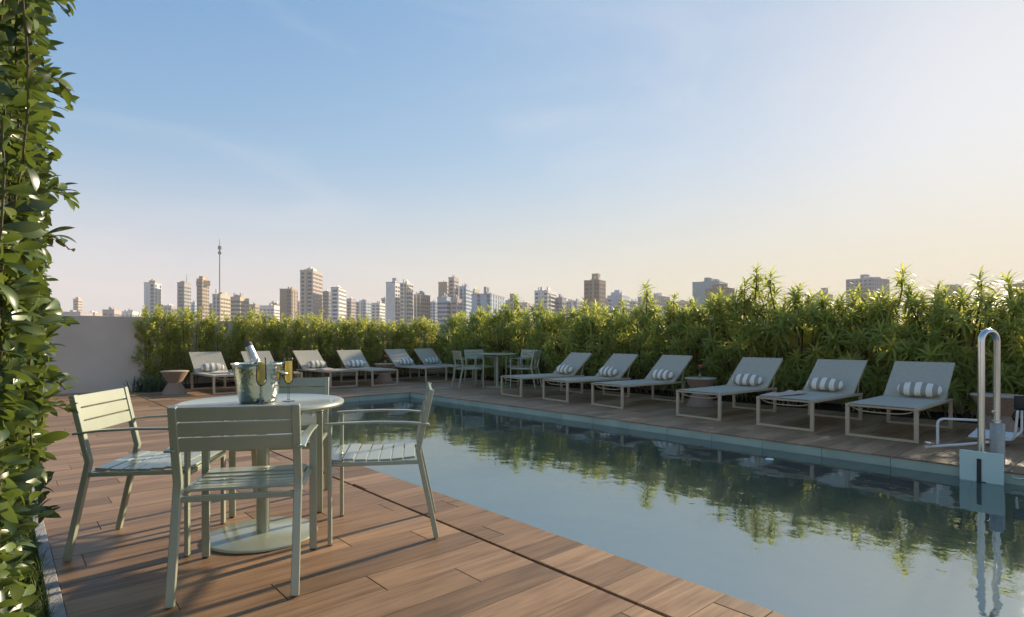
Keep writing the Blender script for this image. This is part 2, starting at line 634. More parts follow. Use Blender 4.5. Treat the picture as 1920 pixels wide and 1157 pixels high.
def big_mesh(name, V, F4, tone, m, parent=None, smooth=False):
    """many small pieces as one mesh from numpy arrays (quads)"""
    me = bpy.data.meshes.new(name)
    nf = len(F4)
    me.vertices.add(len(V))
    me.vertices.foreach_set('co', V.astype(np.float32).ravel())
    me.loops.add(nf * 4)
    me.loops.foreach_set('vertex_index', F4.astype(np.int32).ravel())
    me.polygons.add(nf)
    me.polygons.foreach_set('loop_start', np.arange(0, nf * 4, 4, dtype=np.int32))
    me.materials.append(MATS[m])
    at = me.attributes.new('tone', 'FLOAT', 'FACE')
    at.data.foreach_set('value', tone.astype(np.float32))
    me.update(calc_edges=True)
    if smooth:
        me.polygons.foreach_set('use_smooth', [True] * nf)
    o = bpy.data.objects.new(name, me)
    COL.objects.link(o)
    if parent is not None:
        o.parent = parent
    return o

# ------------------------------------------------------------------ the setting: city ground, terrace, deck, pool
gnd = MB().add([(-1240, -1240, -25), (1240, -1240, -25), (1240, 1240, -25), (-1240, 1240, -25)], [(0, 1, 2, 3)])
tag(gnd.build('ground', 'city_ground'), kind='structure')

X_DECK0, X_DRAIN, X_POOL0, X_POOL1, X_DECK1 = 0.20, 1.972, 2.32, 6.20, 9.35
Y_FRONT, Y_POOL1, Y_WALL = -3.0, 10.08, 14.3
POOL_BOT = -1.05
WATER_Z = -0.10

slab = MB()
slab.span((-3.0, -3.6, -25), (11.2, 15.6, -1.30))
tag(slab.build('terrace_base', 'concrete'), kind='structure')

# bedding under the planks, with the drain slot left open down to a dark channel
bed = MB()
bed.span((X_DECK0, Y_FRONT, -1.29), (X_DRAIN - 0.010, Y_WALL, -0.012))
bed.span((X_DRAIN + 0.010, Y_FRONT, -1.288), (X_POOL0 - 0.012, Y_WALL, -0.012))
bed.span((X_POOL0 - 0.011, Y_POOL1 + 0.013, -1.286), (X_DECK1, Y_WALL + 0.7, -0.0122))
bed.span((X_POOL1 + 0.013, Y_FRONT, -1.284), (X_DECK1, Y_POOL1 + 0.012, -0.0121))
deck = bed.build('deck', 'grout')
tag(deck, kind='structure')
MB().span((X_DRAIN - 0.0095, Y_FRONT, -1.2), (X_DRAIN + 0.0095, Y_WALL, -0.05)).build('drain_channel', 'black_plastic', deck)

# wood-look planks 1.2 x 0.2 m laid along X, each row shifted by 0.36 m
rows = []
def lay(x0, x1, y0, y1):
    k0 = math.floor((y0 - 2.04) / 0.2)
    k1 = math.ceil((y1 - 2.04) / 0.2)
    for k in range(k0, k1):
        ya, yb = max(y0, 2.04 + k * 0.2), min(y1, 2.04 + (k + 1) * 0.2)
        if yb - ya < 0.02:
            continue
        j0 = 1.625 - 0.3587 * k
        i0 = math.floor((x0 - j0) / 1.2)
        i1 = math.ceil((x1 - j0) / 1.2)
        for i in range(i0, i1):
            xa, xb = max(x0, j0 + i * 1.2), min(x1, j0 + (i + 1) * 1.2)
            if xb - xa > 0.02:
                rows.append((xa, xb, ya, yb))
lay(X_DECK0, X_DRAIN - 0.009, Y_FRONT, Y_WALL)
lay(X_DRAIN + 0.009, X_POOL0 + 0.012, Y_FRONT, Y_WALL)
lay(X_POOL0 + 0.012, X_DECK1, Y_POOL1 - 0.012, Y_WALL + 0.7)
lay(X_POOL1 - 0.012, X_DECK1, Y_FRONT, Y_POOL1 - 0.012)

def plank_size(r):
    q = project(((r[0] + r[1]) / 2, (r[2] + r[3]) / 2, 0))
    if q is None or not (-250 < q[0] < 2150 and q[1] < 1300):
        return 0
    return (r[1] - r[0]) * (r[3] - r[2]) / q[2] ** 3
rows.sort(key=plank_size, reverse=True)
rest = MB()
for i, (xa, xb, ya, yb) in enumerate(rows):
    g = 0.0012
    b = 0.0022
    dz = random.uniform(-0.0006, 0.0006)
    tone = random.random()
    top = [(xa + g + b, ya + g + b, dz), (xb - g - b, ya + g + b, dz), (xb - g - b, yb - g - b, dz), (xa + g + b, yb - g - b, dz)]
    mid = [(xa + g, ya + g, dz - b), (xb - g, ya + g, dz - b), (xb - g, yb - g, dz - b), (xa + g, yb - g, dz - b)]
    low = [(q[0], q[1], -0.0115) for q in mid]
    fs = [(0, 1, 2, 3)]
    for j in range(4):
        e = (j + 1) % 4
        fs += [(4 + j, 4 + e, e, j), (8 + j, 8 + e, 4 + e, 4 + j)]
    if i < 300:
        MB().add(top + mid + low, fs, tone).build('plank', 'wood', deck)
    else:
        rest.add(top + mid + low, fs, tone)
tag(rest.build('far_planks', 'wood', deck), kind='stuff')

# pool basin
basin = MB()
basin.span((X_POOL0 - 0.01, Y_FRONT, -1.28), (X_POOL1 + 0.012, Y_POOL1 + 0.012, POOL_BOT))
pool = basin.build('pool_basin', 'pool_floor')
tag(pool, kind='structure')
def tile(a, b):
    MB().span(a, b).build('tile', 'pool_tile', pool, bevel=0.003)
ys = np.arange(Y_POOL1, Y_FRONT, -0.6)
for i in range(len(ys) - 1):
    for z0, z1 in ((-0.60, -0.0125), (POOL_BOT + 0.001, -0.604)):
        tile((X_POOL1, ys[i + 1] + 0.002, z0), (X_POOL1 + 0.0125, ys[i] - 0.002, z1))
        tile((X_POOL0 - 0.0115, ys[i + 1] + 0.002, z0), (X_POOL0, ys[i] - 0.002, z1))
xs = np.arange(X_POOL0, X_POOL1 + 0.1, (X_POOL1 - X_POOL0) / 7)
for i in range(7):
    for z0, z1 in ((-0.60, -0.0125), (POOL_BOT + 0.001, -0.604)):
        tile((xs[i] + 0.002, Y_POOL1, z0), (xs[i + 1] - 0.002, Y_POOL1 + 0.0125, z1))
wat = MB().add([(X_POOL0 + 0.0005, Y_FRONT, WATER_Z), (X_POOL1 - 0.0005, Y_FRONT, WATER_Z), (X_POOL1 - 0.0005, Y_POOL1 - 0.0005, WATER_Z), (X_POOL0 + 0.0005, Y_POOL1 - 0.0005, WATER_Z)], [(0, 1, 2, 3)])
tag(wat.build('water', 'water'), kind='structure')

# planter beds
bedm = MB()
bedm.span((-1.2, Y_FRONT, -1.2), (0.149, Y_WALL, -0.03))
tag(bedm.build('planting_bed', 'soil'), kind='structure')
bedm = MB()
bedm.span((X_DECK1 + 0.001, Y_FRONT, -1.2), (10.6, 15.0, -0.02))
bedm.span((2.35, 14.02, -0.011), (X_DECK1, 14.98, 0.03))
tag(bedm.build('planting_bed', 'soil'), kind='structure')

kerb = MB()
kb = kerb.span((0.152, Y_FRONT, -0.3), (0.198, Y_FRONT + 0.01, 0.0)).build('kerb', 'kerb_stone')
tag(kb, kind='structure')
y = Y_FRONT + 0.012
while y < Y_WALL - 0.5:
    MB().span((0.150, y + 0.0015, -0.3), (0.1985, y + 0.4985, 0.012)).build('stone', 'kerb_stone', kb, bevel=0.003)
    y += 0.5

# walls
wl = MB().span((-3.0, Y_WALL, -1.2), (2.30, Y_WALL + 0.18, 1.54))
tag(wl.build('plaster_wall', 'plaster', bevel=0.006), 'plain grey plastered wall at the end of the deck', 'wall')
wl = MB().span((2.31, 15.0, -1.2), (10.9, 15.18, 1.50))
tag(wl.build('parapet_wall', 'plaster', bevel=0.006), 'grey parapet wall hidden behind the fine-leaved hedge', 'wall')
wl = MB().span((10.62, -3.2, -1.2), (10.8, 14.99, 1.30))
tag(wl.build('parapet_wall', 'plaster', bevel=0.006), 'grey parapet wall hidden behind the spiky-leaved hedge', 'wall')

# ------------------------------------------------------------------ sage armchairs and round tables
def make_chair(label, loc, rz, group):
    """faces local +y"""
    t = thing('armchair', label, 'chair', loc, rz, group)
    M = 'sage_metal'
    for s in (-1, 1):
        MB().span((s * 0.255 - 0.018, 0.236, 0.004), (s * 0.255 + 0.018, 0.256, 0.632)).build('front_leg', M, t, bevel=0.004)
        MB().bar(s * 0.240, [(-0.315, 0.004), (-0.232, 0.40), (-0.215, 0.485), (-0.232, 0.56), (-0.288, 0.815)], 0.034, 0.027).build('back_post', M, t, bevel=0.004)
        MB().bar(s * 0.2575, [(-0.275, 0.628), (-0.16, 0.641), (0.0, 0.647), (0.15, 0.645), (0.275, 0.640)], 0.040, 0.011).build('armrest', M, t, bevel=0.004)
        MB().span((s * 0.240 - 0.012, -0.218, 0.412), (s * 0.240 + 0.012, 0.235, 0.432)).build('side_rail', M, t, bevel=0.003)
        MB().span((s * 0.255 - 0.011, 0.234, 0.0), (s * 0.255 + 0.011, 0.256, 0.005)).build('foot_pad', 'black_plastic', t)
    MB().span((-0.234, 0.236, 0.404), (0.234, 0.258, 0.430)).build('front_rail', M, t, bevel=0.003)
    MB().span((-0.225, -0.235, 0.404), (0.225, -0.215, 0.430)).build('back_rail', M, t, bevel=0.003)
    n = 7
    for i in range(n):
        u = (i + 0.5) / n
        y = -0.20 + u * 0.455
        z = 0.446 - 0.012 * math.sin(math.pi * min(1, u * 1.15)) - (0.012 * max(0, (u - 0.8) / 0.2))
        MB().box((0, y, z), (0.450, 0.0600, 0.012), (-0.10 + 0.13 * u, 0, 0)).build('seat_slat', M, t, bevel=0.003)
    a = math.atan2(0.056, 0.255)
    for i in range(3):
        z = 0.652 + i * 0.065
        y = -0.232 - (z - 0.56) * math.tan(a)
        MB().box((0, y, z), (0.452, 0.014, 0.0612), (a, 0, 0)).build('back_slat', M, t, bevel=0.003)
    return t

def make_table(label, loc, group):
    t = thing('round_table', label, 'table', loc, 0, group)
    M = 'sage_metal'
    MB().lathe([(0.02, 0.0), (0.285, 0.0), (0.29, 0.004), (0.288, 0.012), (0.278, 0.016), (0.03, 0.020)], 64).build('base', M, t, 40)
    MB().lathe([(0.034, 0.019), (0.034, 0.715)], 28).build('column', M, t, 40)
    MB().lathe([(0.10, 0.700), (0.12, 0.714), (0.12, 0.719)], 28).build('bracket', M, t, 40)
    MB().lathe([(0.02, 0.716), (0.418, 0.716), (0.430, 0.721), (0.436, 0.731), (0.433, 0.742), (0.424, 0.747), (0.410, 0.7475), (0.402, 0.745), (0.02, 0.745)], 96).build('top', M, t, 40)
    return t

TC = Vector((1.10, 3.33, 0))
make_table('sage green round pedestal table with ice bucket by the pool', TC, 'round pedestal tables')
c0 = make_chair('sage armchair nearest the camera, seen from behind', (0.880, 2.838, 0), R(61.4 - 90), 'sage armchairs')
for lab, loc, face in (
        ('sage armchair with pale lit back beside the leafy planting', (0.645, 3.607, 0), -33.5),
        ('sage armchair seen from the side at the pool edge', (1.655, 3.014, 0), 148),
        ('sage armchair behind the ice bucket table, only its back showing', (1.41, 3.86, 0), 240)):
    c = copy_tree(c0)
    c.location = loc
    c.rotation_euler.z = R(face - 90)
    c['label'] = lab

T2 = Vector((8.35, 9.90, 0))
make_table('far sage round table between the two rows of loungers', T2, 'round pedestal tables')
LFT = -RGT
for lab, off, face in (
        ('far sage armchair left of the far table, nearest the pool', LFT * 0.62 - FWD * 0.28, None),
        ('far sage armchair left of the far table, towards the hedge', LFT * 0.42 + FWD * 0.60, None),
        ('far sage armchair right of the far table, partly behind a lounger', RGT * 0.62 - FWD * 0.22, None),
        ('far sage armchair right of the far table, against the hedge', RGT * 0.55 + FWD * 0.55, None)):
    c = copy_tree(c0)
    c.location = T2 + off
    d = -off
    c.rotation_euler.z = math.atan2(d.y, d.x) - R(90)
    c['label'] = lab

# ice bucket, bottle and two glasses on the near table
TZ = 0.7455
bk = thing('ice_bucket', 'dented steel ice bucket on the near round table', 'ice bucket', (1.075, 3.33, TZ))
def bucket_profile():
    out = [(0.02, 0.0), (0.088, 0.0), (0.095, 0.006)]
    for i in range(9):
        u = i / 8
        out.append((0.097 + 0.034 * u ** 0.9, 0.012 + 0.19 * u))
    out += [(0.136, 0.205), (0.140, 0.209), (0.138, 0.214), (0.132, 0.214)]
    for i in range(8):
        u = 1 - i / 7
        out.append((0.092 + 0.034 * u ** 0.9, 0.014 + 0.188 * u))
    out.append((0.02, 0.012))
    return out
mat('hammered', (0.60, 0.635, 0.60), 0.16, 1.0, 0.5, noise=(5, 0.10), bump=(34, 0.55))
MB().lathe(bucket_profile(), 64).build('body', 'hammered', bk, 60)
for s in (-1, 1):
    c, n_ = RGT * s, FWD
    pts = []
    for i in range(13):
        a = math.pi * (i / 12)
        q = c * (0.128 + 0.035 * math.sin(a)) + n_ * (0.045 * math.cos(a)) + Vector((0, 0, 0.175 - 0.02 * math.sin(a)))
        pts.append(q)
    MB().tube(pts, 0.006, 8).build('handle', 'steel', bk, 60)
ice = MB()
for i in range(46):
    a, r = random.uniform(0, 6.28), 0.105 * math.sqrt(random.random())
    ice.box((r * math.cos(a), r * math.sin(a), 0.158 + random.uniform(-0.012, 0.022)), (0.03, 0.028, 0.03), (random.random() * 3, random.random() * 3, random.random() * 3))
tag(ice.build('ice', 'ice', bk, bevel=0.004), kind='stuff')

bt = thing('bottle', 'foil-necked bottle leaning in the ice bucket', 'bottle', (1.075, 3.33, TZ + 0.03))
lean = (-RGT * 0.46 + FWD * 0.10 + Vector((0, 0, 1))).normalized()
tl = lean.to_track_quat('Z', 'Y').to_matrix()
base = RGT * 0.062
MB().lathe([(0.01, 0.0), (0.040, 0.002), (0.043, 0.01), (0.043, 0.13), (0.040, 0.155), (0.032, 0.18), (0.0245, 0.203)], 28, base, tl).build('body', 'bottle_glass', bt, 50)
MB().lathe([(0.0255, 0.200), (0.0235, 0.25), (0.0215, 0.275), (0.021, 0.302)], 28, base, tl).build('neck_foil', 'foil', bt, 50)
MB().lathe([(0.0215, 0.3025), (0.0225, 0.306), (0.0225, 0.320), (0.020, 0.326), (0.004, 0.327)], 28, base, tl).build('cap', 'roof_dark', bt, 50)

def flute(label, px, py):
    d = FPX * (CAM_H - TZ) / (py - 633)
    p = ray(px, d)
    f = thing('champagne_flute', label, 'glass', (p.x, p.y, TZ), 0, 'champagne flutes')
    MB().lathe([(0.033, 0.0), (0.033, 0.0015), (0.02, 0.004), (0.006, 0.009), (0.0050, 0.02), (0.0046, 0.085), (0.006, 0.094), (0.004, 0.096)], 24).build('stem', 'stem_glass', f, 50)
    g = 1.12
    outer = [(0.006, 0.094), (0.016 * g, 0.104), (0.0228 * g, 0.122), (0.0238 * g, 0.14), (0.0225 * g, 0.20), (0.0205 * g, 0.246)]
    inner = [(r_ - 0.001, z_ + 0.001) for r_, z_ in outer[::-1]]
    MB().lathe(outer + inner, 28).build('bowl', 'clear_glass', f, 60)
    MB().lathe([(0.004, 0.0985), (0.0148 * g, 0.1065), (0.0214 * g, 0.1235), (0.0225 * g, 0.14), (0.0214 * g, 0.19), (0.0206 * g, 0.222), (0.002, 0.2222)], 28).build('champagne', 'champagne', f, 60)
flute('full champagne flute in front of the ice bucket', 490, 757)
flute('full champagne flute right of the ice bucket', 541, 752)

# ------------------------------------------------------------------ sun loungers and pillows
def make_lounger():
    """foot at the origin, head towards local +y"""
    t = thing('sun_lounger', 'lounger', 'sun lounger')
    B = 'beige_metal'
    for y, z1 in ((0.02, 0.333), (1.48, 0.333)):
        for s in (-1, 1):
            MB().span((s * 0.325 - 0.02, y - 0.015, 0.03), (s * 0.325 + 0.02, y + 0.015, z1)).build('leg', B, t, bevel=0.003)
        MB().span((-0.345, y - 0.0155, 0.002), (0.345, y + 0.0155, 0.0297)).build('base_bar', B, t, bevel=0.003)
    for s in (-1, 1):
        MB().span((s * 0.325 - 0.02, 0.0, 0.3335), (s * 0.325 + 0.02, 1.52, 0.362)).build('side_rail', B, t, bevel=0.004)
    MB().span((-0.304, 0.003, 0.336), (0.304, 0.024, 0.356)).build('foot_rail', B, t, bevel=0.003)
    MB().span((-0.304, 1.496, 0.336), (0.304, 1.517, 0.356)).build('head_rail', B, t, bevel=0.003)
    pts = []
    for i in range(13):
        u = i / 12 * 2 - 1
        pts.append((0.312 * u, 0.055, 0.335 - 0.052 * (1 - u ** 4)))
    MB().tube(pts, 0.0075, 8).build('support_bar', B, t, 60)
    def sheet(path, wx, th, sag):
        vs, fs = [], []
        nx = 7
        for j, (y, z) in enumerate(path):
            for i in range(nx):
                u = i / (nx - 1) * 2 - 1
                e = math.sin(math.pi * j / (len(path) - 1))
                vs.append((u * wx / 2, y, z - sag * (1 - u * u) * e))
        k = len(vs)
        vs += [(a, b, c - th) for a, b, c in vs]
        npth = len(path)
        for j in range(npth - 1):
            for i in range(nx - 1):
                a = j * nx + i
                fs.append((a, a + 1, a + 1 + nx, a + nx))
                fs.append((k + a + nx, k + a + 1 + nx, k + a + 1, k + a))
        ring = [i for i in range(nx)] + [j * nx + nx - 1 for j in range(1, npth)] + [(npth - 1) * nx + i for i in range(nx - 2, -1, -1)] + [j * nx for j in range(npth - 2, 0, -1)]
        for a, b in zip(ring, ring[1:] + ring[:1]):
            fs.append((b, a, k + a, k + b))
        return MB().add(vs, fs)
    sheet([(0.026 + i * 0.1215, 0.3695) for i in range(11)], 0.648, 0.007, 0.012).build('seat_sling', 'sling', t, 50)
    p0, p1 = Vector((1.25, 0.372)), Vector((1.735, 0.790))
    sheet([tuple(p0.lerp(p1, i / 6)) for i in range(7)], 0.640, 0.007, 0.010).build('back_sling', 'sling', t, 50)
    for s in (-1, 1):
        MB().bar(s * 0.306, [tuple(p0 + Vector((0.012, -0.020))), tuple(p1 + Vector((0.010, -0.019)))], 0.026, 0.022).build('back_rail', B, t, bevel=0.003)
        q = p0.lerp(p1, 0.62)
        MB().tube([(s * 0.285, q.x + 0.02, q.y - 0.03), (s * 0.285, 1.49, 0.35)], 0.008, 8).build('prop', B, t, 60)
    MB().span((-0.292, p1.x - 0.012, p1.y - 0.034), (0.292, p1.x + 0.012, p1.y - 0.012)).build('head_bar', B, t, bevel=0.003)
    return t

def pillow_mesh(m):
    vs, fs = [], []
    nu, nv = 24, 20
    for i in range(nu + 1):
        u = i / nu * 2 - 1
        sx = 0.235 * u
        r = (1 - abs(u) ** 4) ** 0.5 if abs(u) < 1 else 0.0
        r = max(r, 0.02)
        for j in range(nv):
            a = 2 * math.pi * j / nv
            ca, sa = math.cos(a), math.sin(a)
            k = 1 + 0.04 * math.sin(3 * a + 5 * u) + 0.03 * math.sin(9 * u + a) + 0.02 * math.sin(17 * u + 2 * a)
            vs.append((sx, 0.090 * r * k * math.copysign(abs(ca) ** 0.85, ca), 0.064 * r * k * math.copysign(abs(sa) ** 0.85, sa)))
    for i in range(nu):
        for j in range(nv):
            a, b = i * nv + j, i * nv + (j + 1) % nv
            fs.append((a, b, b + nv, a + nv))
    fs.append(tuple(range(nv - 1, -1, -1)))
    fs.append(tuple(range(nu * nv, nu * nv + nv)))
    return MB().add(vs, fs).mesh('pillow', m, 60)
PM = {'g': pillow_mesh('stripe_grey'), 'b': pillow_mesh('stripe_blue')}

proto = make_lounger()
spots = [   # foot point, direction of the head (degrees from +X), name of the place
    ((7.10, 2.02), 0, 'right row, the one nearest the pool lift', 'g'),
    ((7.09, 3.04), -2, 'right row, second from the pool lift, with a towel on it', 'g'),
    ((7.10, 4.20), -3, 'right row, third from the pool lift', 'g'),
    ((7.18, 5.84), -6, 'right row, fourth from the pool lift', 'g'),
    ((7.20, 7.00), -7, 'right row, fifth from the pool lift', 'g'),
    ((7.18, 8.13), -8, 'right row, beside the far round table', 'g'),
    ((3.42, 12.12), 92, 'far row, nearest the plain grey wall', 'g'),
    ((4.45, 12.05), 92, 'far row, hidden behind the ice bucket', 'g'),
    ((5.72, 12.03), 96, 'far row, third from the grey wall, with a cloth on it', 'g'),
    ((6.60, 11.78), 92, 'far row, fourth from the grey wall', 'b'),
    ((8.10, 11.92), 96, 'far row, second from the corner of the hedges', 'b'),
    ((9.08, 12.10), 95, 'far row, in the corner of the hedges', 'b'),
]
for i, ((x, y), ang, place, pc) in enumerate(spots):
    o = proto if i == 0 else copy_tree(proto)
    o.location = (x, y, 0)
    rz = R(ang - 90)
    o.rotation_euler = (0, 0, rz)
    tag(o, 'grey sling sun lounger, ' + place, 'sun lounger', 'grey sling sun loungers')
    p = bpy.data.objects.new('pillow', PM[pc])
    COL.objects.link(p)
    jx, jy = random.uniform(-0.05, 0.05), random.uniform(-0.01, 0.02)
    if i == 0:
        jx = 0.06
    q = Matrix.Rotation(rz, 3, 'Z') @ Vector((jx, 1.255 + jy, 0.470))
    p.location = Vector((x, y, 0)) + q
    p.rotation_euler = (R(50), 0, rz + R(random.uniform(-3, 3)))
    short = place.replace(', with a towel on it', '').replace(', with a cloth on it', '')
    tag(p, 'striped bolster pillow, ' + short.replace(', the one nearest', ' nearest'), 'pillow', 'striped bolster pillows')

def towel(label, spot, m, pts_w, off, seedv):
    """folded cloth: a lumpy thin slab laid on a lounger; local x across, y along"""
    (x, y), ang = spots[spot][0], spots[spot][1]
    rz = R(ang - 90)
    rr = random.Random(seedv)
    nx, ny = 9, 14
    L, W = pts_w
    ph = [rr.uniform(0, 6) for _ in range(4)]
    top, bot = [], []
    for j in range(ny):
        for i in range(nx):
            u, v = i / (nx - 1), j / (ny - 1)
            e = min(1, 6 * min(u, 1 - u), 6 * min(v, 1 - v))
            wob = 0.012 * math.sin(7 * v + ph[0]) + 0.01 * math.sin(9 * u + 4 * v + ph[1])
            xx = (u - 0.5) * W * (1 + 0.1 * math.sin(5 * v + ph[2])) + 0.02 * math.sin(6 * v + ph[3])
            top.append((off[0] + xx, off[1] + v * L, 0.372 + (0.022 + wob) * (0.25 + 0.75 * e)))
            bot.append((off[0] + xx, off[1] + v * L, 0.3697))
    k = len(top)
    fs = []
    for j in range(ny - 1):
        for i in range(nx - 1):
            a = j * nx + i
            fs.append((a, a + 1, a + 1 + nx, a + nx))
    ring = [i for i in range(nx)] + [j * nx + nx - 1 for j in range(1, ny)] + [(ny - 1) * nx + i for i in range(nx - 2, -1, -1)] + [j * nx for j in range(ny - 2, 0, -1)]
    for a, b in zip(ring, ring[1:] + ring[:1]):
        fs.append((b, a, k + a, k + b))
    o = MB().add(top + bot, fs).build('towel', m, None, 60)
    o.location = (x, y, 0.003)
    o.rotation_euler = (0, 0, rz)
    tag(o, label, 'towel')
towel('beige towel along the edge of the lounger second from the pool lift', 1, 'towel', (0.78, 0.20), (-0.20, 0.06), 3)
towel('small beige cloth on the far lounger third from the grey wall', 8, 'towel', (0.36, 0.30), (-0.16, 0.35), 5)
towel('pale folded cloth on the far lounger nearest the grey wall', 6, 'towel_white', (0.30, 0.34), (0.05, 0.75), 8)

# ------------------------------------------------------------------ hourglass side tables, flower vases
def side_table(label, loc):
    t = thing('side_table', label, 'side table', loc, random.uniform(0, 1), 'hourglass side tables')
    n = 12
    low = [(0.18, 0.0)]
    prof = [(0.235, 0.0)]
    for i in range(n + 1):
        u = i / n
        prof.append((0.235 - 0.115 * u ** 0.9, 0.004 + 0.205 * u))
        prof.append((0.231 - 0.115 * u ** 0.9, 0.010 + 0.205 * u))
    MB().lathe(prof, 36).build('lower_cone', 'rope', t, 30)
    prof = []
    for i in range(n + 1):
        u = i / n
        prof.append((0.121 + 0.118 * u, 0.2155 + 0.205 * u))
        prof.append((0.117 + 0.118 * u, 0.2215 + 0.205 * u))
    MB().lathe(prof, 36).build('upper_cone', 'rope', t, 30)
    MB().lathe([(0.20, 0.4275), (0.243, 0.4285), (0.249, 0.434), (0.249, 0.444), (0.242, 0.449), (0.02, 0.449)], 48).build('top', 'table_rim', t, 40)
    return t
side_table('hourglass side table beside the strap-leaved clump by the grey wall', (2.58, 12.88, 0))
side_table('hourglass side table with a flower among the far loungers', (7.22, 12.95, 0))
side_table('hourglass side table with a pink flower in the right lounger row', (8.52, 4.98, 0))
side_table('hourglass side table behind the pool lift', (8.52, 1.25, 0))

def flower(label, loc, h=0.10):
    f = thing('flower_vase', label, 'vase', loc)
    MB().lathe([(0.02, 0), (0.022, 0.004), (0.024, 0.03), (0.014, 0.055), (0.011, 0.07), (0.009, 0.07)], 16).build('vase', 'vase_green', f, 50)
    st = MB().tube([(0, 0, 0.03), (0.004, 0.002, 0.03 + h * 0.6), (0.012, 0.0, 0.05 + h)], 0.0025, 6).build('stem', 'vase_green', f, 60)
    pt = MB()
    c = Vector((0.012, 0, 0.06 + h))
    for ring, (n, el, L) in enumerate(((5, 70, 0.055), (7, 40, 0.07), (9, 5, 0.075))):
        for i in range(n):
            a = 2 * math.pi * i / n + ring
            d = Vector((math.cos(a) * math.cos(R(el)), math.sin(a) * math.cos(R(el)), math.sin(R(el))))
            s = Vector((-math.sin(a), math.cos(a), 0)) * 0.024
            up = d.cross(s).normalized() * 0.006
            pt.add([c, c + d * L * 0.55 + s + up, c + d * L, c + d * L * 0.55 - s + up], [(0, 1, 2, 3)])
    pt.build('bloom', 'petal', f)
flower('pink flower in a small vase on the right row side table', (8.50, 4.98, 0.45))
flower('pink flower in a small vase among the far loungers', (7.25, 12.95, 0.45))

# ------------------------------------------------------------------ pool lift at the far edge
pl = thing('pool_lift', 'steel pool lift with tall inverted-U mast and pale aqua board', 'pool lift', (6.42, 0.94, 0))
def P(px, py, d):
    q = ray(px, d)
    return Vector((q.x - 6.42, q.y - 0.94, CAM_H - (py - 633) * d / FPX))
dm = 4.98
arc = []
cL, cR = P(1840, 640, dm), P(1869, 640, dm + 0.04)
mid, half = (cL + cR) / 2, (cR - cL) / 2
rad = half.length
arc.append(Vector((cL.x, cL.y, -0.04)))
arc.append(Vector((cL.x, cL.y, 0.5)))
for i in range(13):
    a = math.pi * i / 12
    arc.append(mid - half * math.cos(a) + Vector((0, 0, rad * math.sin(a))))
arc.append(Vector((cR.x, cR.y, 0.5)))
arc.append(Vector((cR.x, cR.y, 0.02)))
MB().tube(arc, 0.0265, 20).build('mast', 'steel', pl, 60)
MB().lathe([(0.040, 0.0), (0.052, 0.002), (0.052, 0.345), (0.046, 0.352), (0.03, 0.352)], 28, (cR.x - 0.005, cR.y - 0.005, 0.004)).build('sleeve', 'grey_sleeve', pl, 50)
MB().lathe([(0.034, 0.0), (0.034, 0.022), (0.026, 0.026)], 24, (cR.x, cR.y, 0.358)).build('collar', 'steel', pl, 50)
kn = MB().tube([(cR.x - 0.02, cR.y + 0.01, 0.46), (cR.x - 0.045, cR.y + 0.02, 0.46)], 0.010, 10).build('knob', 'steel', pl, 50)
brd = MB().span((-0.315, -0.085, -0.118), (-0.297, 0.205, 0.150))
bo = brd.build('board', 'aqua_board', pl, bevel=0.003)
MB().span((-0.322, 0.058, -0.095), (-0.3155, 0.088, 0.090)).build('slot', 'black_plastic', bo)
MB().span((-0.330, 0.030, -0.118), (-0.3155, 0.088, -0.0955)).build('hook', 'black_plastic', bo)
for yv in (0.0, 0.12):
    MB().span((-0.2965, yv - 0.012, 0.018), (-0.02, yv + 0.012, 0.034)).build('bracket', 'steel', pl, bevel=0.002)
dq = 5.55
def curve(pts, r, name, m='white_tube'):
    """tube with rounded corners"""
    out = [pts[0]]
    for i in range(1, len(pts) - 1):
        a, b, c = pts[i - 1], pts[i], pts[i + 1]
        k = min(0.06, (a - b).length * 0.45, (c - b).length * 0.45)
        p0, p2 = b + (a - b).normalized() * k, b + (c - b).normalized() * k
        for j in range(6):
            u = j / 5
            out.append(p0.lerp(b, u).lerp(b.lerp(p2, u), u))
    out.append(pts[-1])
    return MB().tube(out, r, 12).build(name, m, pl, 60)
curve([P(1832, 788, 5.5), P(1758, 785, 5.6), P(1758, 833, 5.6)], 0.012, 'arm_frame')
curve([P(1735, 838, 5.5), P(1800, 834, 5.45), P(1854, 829, 5.4)], 0.013, 'foot_bar')
MB().box(P(1742, 831, 5.5), (0.09, 0.05, 0.016), (0, 0, 0.6)).build('foot_plate', 'grey_sleeve', pl, bevel=0.004)
curve([P(1816, 818, 6.0), P(1900, 826, 5.75), P(1904, 812, 5.7), P(1908, 770, 5.7)], 0.011, 'seat_frame')
curve([P(1830, 805, 6.25), P(1916, 815, 5.9), P(1916, 770, 5.9)], 0.011, 'seat_frame')
a, b, c, d = P(1818, 816, 6.02), P(1900, 824, 5.78), P(1914, 814, 5.92), P(1832, 805, 6.23)
up = Vector((0, 0, 0.008))
MB().add([a, b, c, d, a + up, b + up, c + up, d + up], [(0, 3, 2, 1), (4, 5, 6, 7), (0, 1, 5, 4), (1, 2, 6, 5), (2, 3, 7, 6), (3, 0, 4, 7)]).build('seat_net', 'net', pl)
a, b = P(1905, 742, 5.8), P(1940, 742, 5.7)
c, d = P(1940, 768, 5.7), P(1905, 768, 5.8)
th = FWD * 0.03
MB().add([a, b, c, d, a + th, b + th, c + th, d + th], [(0, 3, 2, 1), (4, 5, 6, 7), (0, 1, 5, 4), (1, 2, 6, 5), (2, 3, 7, 6), (3, 0, 4, 7)]).build('backrest', 'black_plastic', pl, bevel=0.006)

